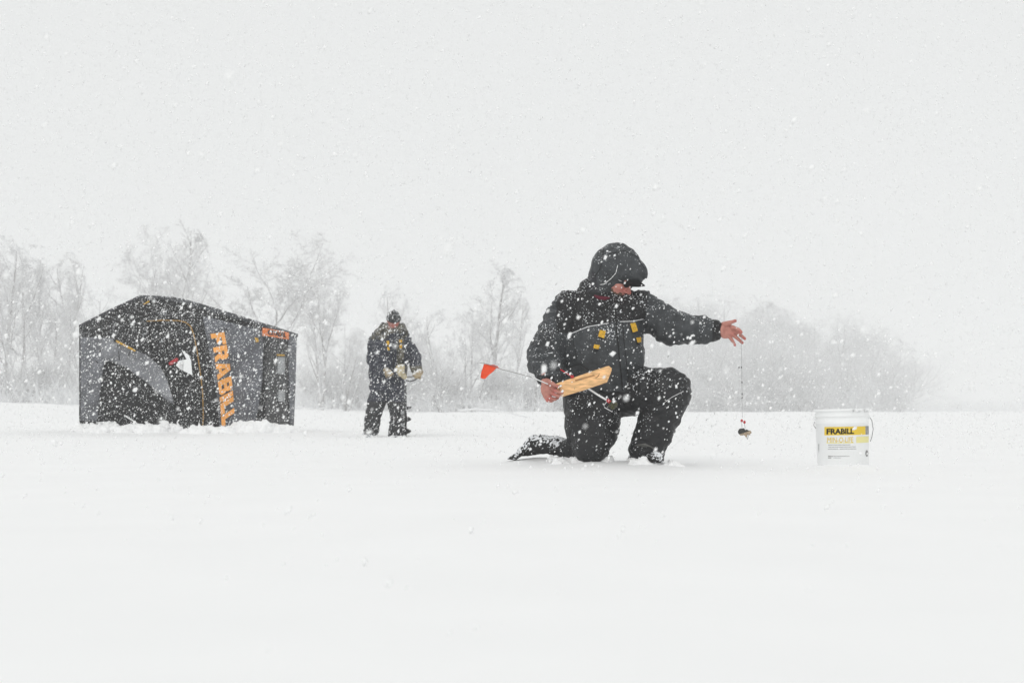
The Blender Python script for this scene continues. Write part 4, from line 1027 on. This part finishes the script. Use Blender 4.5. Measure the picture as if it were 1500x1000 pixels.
# ---- ice auger
Au = thing('ice_auger', (*P(594, 637, D0-.32)[:2], 0), 'ice auger with dark spiral blade and pale head, gripped by the standing person', 'ice auger')
DA = D0-.33
V, F_ = tube([P(594, 552, DA), P(594.3, 600, DA), P(594.6, 644, DA)], .015, 10); obj('shaft', V, F_, BLACKM, Au)
Vs = []; Fs = []
n = 60
for i in range(n+1):
    a = i/n*2*math.pi*2.6; z = 596+46*i/n; c = P(594.5, z, DA); r_ = .075 if i < n-6 else .06
    for rr in (.012, r_): 
        for dz in (0, .006): Vs.append(c+np.array([rr*math.cos(a), rr*math.sin(a), dz]))
for i in range(n):
    a = 4*i; b = a+4
    for u, v in ((0, 1), (1, 3), (3, 2), (2, 0)): Fs.append((a+u, a+v, b+v, b+u))
obj('spiral_blade', Vs, Fs, BLACKM, Au)
Fh = Field(P(586, 541, DA)-.17, P(586, 541, DA)+.17, .008)
Fh.ell(P(586, 541, DA+.02), (.062, .05, .058), 0); Fh.cap(P(583, 538, DA), P(589, 537, DA), .035, .038, .02); Fh.cap(P(588, 547, DA), P(594, 553, DA), .05, .03, .03)
Fh.d += (.006*vn(Fh.p*20, 5)).astype(np.float32); V, Q = Fh.mesh(); obj('motor_head', V, Q, GL2, Au)
V, F_ = tube([P(594, 556, DA), P(601, 558, DA), P(608, 556, DA), (P(613.5, 551, DA+.02)), P(614, 547, DA+.02)], .012, 8); obj('handle', V, F_, BLACKM, Au)
V, F_ = tube([P(594, 552, DA), P(603, 552, DA), P(612, 549, DA)], .009, 8); obj('handle', V, F_, METAL, Au)
V, F_ = tube([P(594, 553, DA), P(580, 552, DA-.03), P(566, 551, DA-.05)], .012, 8); obj('handle', V, F_, BLACKM, Au)

# ------------------------------------------------------------------ bucket
BD = 8.2; bx, by = P(1234.5, 600, BD)[0], BD
bz = CAMZ+.008-.365; tilt = math.radians(1.2)
Bk = thing('plastic_bucket', (bx, by, max(bz, -.05)), 'white plastic bucket with a yellow lettered band, standing in the snow at right', 'bucket')
prof_b = [(.0, .004), (.133, .004), (.139, 0), (.143, .006), (.1495, .285), (.152, .287), (.152, .296), (.148, .299), (.1495, .325), (.154, .327), (.154, .334), (.150, .338), (.152, .356), (.159, .358), (.160, .366), (.156, .370), (.150, .368), (.148, .35), (.132, .02), (0, .012)]
def bk(a, z, off=0, r=None):
    if r is None: r = .143+(.1495-.143)*(z-.006)/.279 if z < .286 else .1495
    r = r+off; p = np.array([r*math.sin(a), -r*math.cos(a), z])
    c, s = math.cos(tilt), math.sin(tilt); return np.array([bx, by, bz])+np.array([p[0]*c+p[2]*s*-1, p[1], p[2]*c+p[0]*s])
n = 72; V = []; F_ = []
for r_, z in prof_b:
    for k in range(n): V.append(bk(2*math.pi*k/n, z, 0, max(r_, .0005)))
for i in range(len(prof_b)-1):
    for k in range(n): F_.append((i*n+k, i*n+(k+1) % n, (i+1)*n+(k+1) % n, (i+1)*n+k))
obj('shell', V, F_, PLW, Bk)
ppb = FPX/(BD-.14)
def bmap(px, py, off):
    """place of a printed mark on the shell, from where it shows"""
    px = np.asarray(px, float); py = np.asarray(py, float); z = CAMZ+(HOR-py)/ppb-bz; r = .143+.0065*(z-.006)/.279
    cx = 1234.5+(py-600)*.02; a = np.arcsin(np.clip((px-cx)*(BD-.1)/FPX/r, -.985, .985)); return a, z
def bmapv(px, py, off=.0009):
    a, z = bmap(px, py, off); return np.array([bk(float(u), float(v), off) for u, v in zip(np.ravel(a), np.ravel(z))])
def decal(name, x0, x1, y0, y1, mt, off=.0006, nx=20, slant=0, parent=Bk):
    V = []; F = []
    xs = np.linspace(x0, x1, nx+1)
    for i, x in enumerate(xs): V += [bmapv([x+(slant if j == 0 and i == 0 else 0)], [y], off)[0] for j, y in enumerate((y0, y1))]
    for i in range(nx): F.append((2*i, 2*i+1, 2*i+3, 2*i+2))
    return obj(name, V, F, mt, parent)
lb = decal('label_band', 1204, 1263, 624.5, 636.8, LYEL)
decal('label_band', 1263, 1271.5, 624.5, 636.8, LGREY)
decal('label_panel', 1247, 1270.5, 639.5, 648.5, LPALE)
decal('label_panel', 1206.5, 1243, 647.3, 648.6, LPALE, nx=10)
def btext(s, x0, x1, y0, y1, mt, bold=.01, shear=0, name='lettering', off=.0012):
    V, F = text2d(s, bold, shear)
    return obj(name, bmapv(x0+(x1-x0)*V[:, 0], y1+(y0-y1)*V[:, 1], off), F, mt, Bk, smooth=False)
btext('FRABILL', 1206.5, 1243.5, 627, 635.3, INK, .04)
btext('MIN-O-LIFE', 1207, 1242.5, 639.8, 647.5, LYEL, .0, .1)
def dashes(x0, x1, y, h, seed, vertical=False):
    """print too small to read: a row of short uneven strokes"""
    r = random.Random(seed); x = x0; V = []; F = []
    while x < x1:
        w_ = r.uniform(.35, 1.0); q = [(x, y), (x+w_, y), (x+w_, y+h), (x, y+h)] if not vertical else [(y, x), (y+h, x), (y+h, x+w_), (y, x+w_)]
        o = len(V); V += [bmapv([u], [v], .0012)[0] for u, v in q]; F.append((o, o+3, o+2, o+1)); x += w_+r.uniform(.15, .5)
    obj('small_print', V, F, LGREY, Bk, smooth=False, kind='stuff')
for k, x1 in enumerate((1238, 1245, 1247)): dashes(1208.5, x1, 650.6+k*3, .8, k)
dashes(1208.5, 1213, 666.6, 1.6, 5); dashes(1208.5, 1212.5, 669, 1.6, 6); dashes(1215, 1237, 667, .8, 7); dashes(1215, 1224, 669.3, .7, 8); dashes(650, 668, 1198.2, .8, 9, True)
for pts_ in ([(1241, 599.8), (1241.4, 604.5)], [(1241, 599.8), (1244, 599.6)], [(1241.2, 602), (1243.4, 601.8)], [(1245.5, 603.8), (1247, 602), (1248, 604), (1249.5, 602.3), (1250.5, 604), (1252.5, 602)],
             [(1256, 600), (1261, 599.8)], [(1258.4, 600), (1258.6, 604.2)], [(1260.5, 603.5), (1262, 602.2), (1263, 604), (1264.5, 602.4), (1266, 603.6)]):
    V, F_ = tube([bmapv([u], [v], .0125)[0] for u, v in pts_], .0009, 5); obj('pen_stroke', V, F_, LGREY, Bk)
V = [bmapv([1265.5], [664.5], .0008)[0]]; ring = [bmapv([1265.5+3*math.cos(a)], [664.5+4.8*math.sin(a)], .0008)[0] for a in np.linspace(0, 2*math.pi, 20)[:-1]]
obj('round_emblem', V+ring, [(0, 1+(i+1) % 19, 1+i) for i in range(19)], LGREY, Bk)
ring = [bmapv([1265.7+1.5*math.cos(a)], [665+1.7*math.sin(a)], .0016)[0] for a in np.linspace(0, 2*math.pi, 14)[:-1]]
obj('emblem_mark', ring, [tuple(range(12, -1, -1))], PLW, Bk)
# wire bail hanging down behind, its ears
pts = [bk(math.radians(88), .318, .006, .152)]
for t in np.linspace(0, 1, 17):
    a = math.radians(88)+t*math.radians(184); pts.append(bk(a, .318-.13*math.sin(math.pi*t), .010+.006*math.sin(math.pi*t), .155))
pts = [bk(math.radians(90), .325, .006, .152), bk(math.radians(90), .30, .018, .155), bk(math.radians(87), .25, .022, .155), bk(math.radians(84), .205, .016, .15), bk(math.radians(82), .18, .006, .15)]
V, F_ = tube(pts, .0022, 6); obj('bail', V, F_, mat('wire_bail', (.32, .32, .32), .4), Bk)
V, F_ = tube([bk(math.radians(-88), .30, .006, .152), bk(math.radians(-86), .28, .014, .152), bk(math.radians(-82), .262, .005, .152)], .002, 6); obj('bail', V, F_, mat('wire_bail', (.32, .32, .32), .4), Bk)
for s in (-1, 1):
    V, F_ = tube([bk(s*math.radians(90), .318, -.004, .152), bk(s*math.radians(90), .318, .010, .152)], .010, 10); obj('ear', V, F_, PLW, Bk)

# ------------------------------------------------------------------ falling snow
def snowfall():
    g = np.random.default_rng(21); P_ = []; S_ = []
    tx, tz = 750/FPX*1.02, 500/FPX*1.02
    def shell(d0, d1, dens, s0, s1, sig):
        # points in the wedge of air before the camera, with a margin to either side
        mg = 1.2; vol = 4*(tx*tz*(d1**3-d0**3)/3+(tx+tz)*mg*(d1**2-d0**2)/2*.5+0)
        n = int(dens*vol); d = (d0**3+(d1**3-d0**3)*g.random(n))**(1/3)
        x = (g.random(n)*2-1)*(tx*d+mg*.5); z = CAMZ+math.tan(TILT)*d+(g.random(n)*2-1)*(tz*d+.3)
        s = np.exp(g.normal(math.log(s0), sig, n)); s = np.clip(s, s0*.4, s1)
        ok = z > gh(x, d)+.01
        return np.stack([x, d, z], 1)[ok], s[ok]
    for a in SHELLS: 
        p, s = shell(*a); P_.append(p); S_.append(s)
    p = np.concatenate(P_); s = np.concatenate(S_); n = len(p)
    base = np.array([[1, 0, 0], [-1, 0, 0], [0, 1, 0], [0, -1, 0], [0, 0, 1], [0, 0, -1]], float)
    # tumbling: random rotation, drawn out a little along the fall
    q = g.normal(size=(n, 4)); q /= np.linalg.norm(q, axis=1, keepdims=True); w_, x_, y_, z_ = q.T
    R = np.stack([1-2*(y_*y_+z_*z_), 2*(x_*y_-z_*w_), 2*(x_*z_+y_*w_), 2*(x_*y_+z_*w_), 1-2*(x_*x_+z_*z_), 2*(y_*z_-x_*w_), 2*(x_*z_-y_*w_), 2*(y_*z_+x_*w_), 1-2*(x_*x_+y_*y_)], 1).reshape(n, 3, 3)
    b = np.einsum('nij,kj->nki', R, base)*(s[:, None, None]*g.uniform(.7, 1.15, (n, 6, 1)))
    dr = np.stack([-.55+g.normal(0, .25, n), g.normal(0, .2, n), -.8+0*s], 1); dr /= np.linalg.norm(dr, axis=1, keepdims=True)
    b += dr[:, None, :]*(b@dr[:, :, None])*.55
    far = p[:, 1] > 11; V = (p[:, None, :]+b).reshape(-1, 3)
    f = np.array([[0, 2, 4], [2, 1, 4], [1, 3, 4], [3, 0, 4], [2, 0, 5], [1, 2, 5], [3, 1, 5], [0, 3, 5]])
    f4 = np.array([[0, 2, 4], [1, 4, 2], [1, 0, 4], [0, 1, 2]])   # far flakes: four faces only
    ids = np.arange(n)*6; V[ids[far]+1] -= (b[far, 0]*.3)
    Fq = np.concatenate([(ids[~far][:, None, None]+f[None]).reshape(-1, 3), (ids[far][:, None, None]+f4[None]).reshape(-1, 3)])
    obj('falling_snow', V, Fq, FLAKE, smooth=False, kind='stuff'); print('flakes', n)
SHELLS = [(.7, 3.0, 75, .0030, .0065, .35), (3.0, 9, 105, .0036, .0095, .5), (9, 23, 165, .0040, .010, .45), (23, 42, 3, .008, .016, .3)]
snowfall()
print('TRIS', sum(sum(len(p.vertices)-2 for p in m.polygons) if len(m.polygons) < 2000 else len(m.loops)-2*len(m.polygons) for m in bpy.data.meshes if m.users))
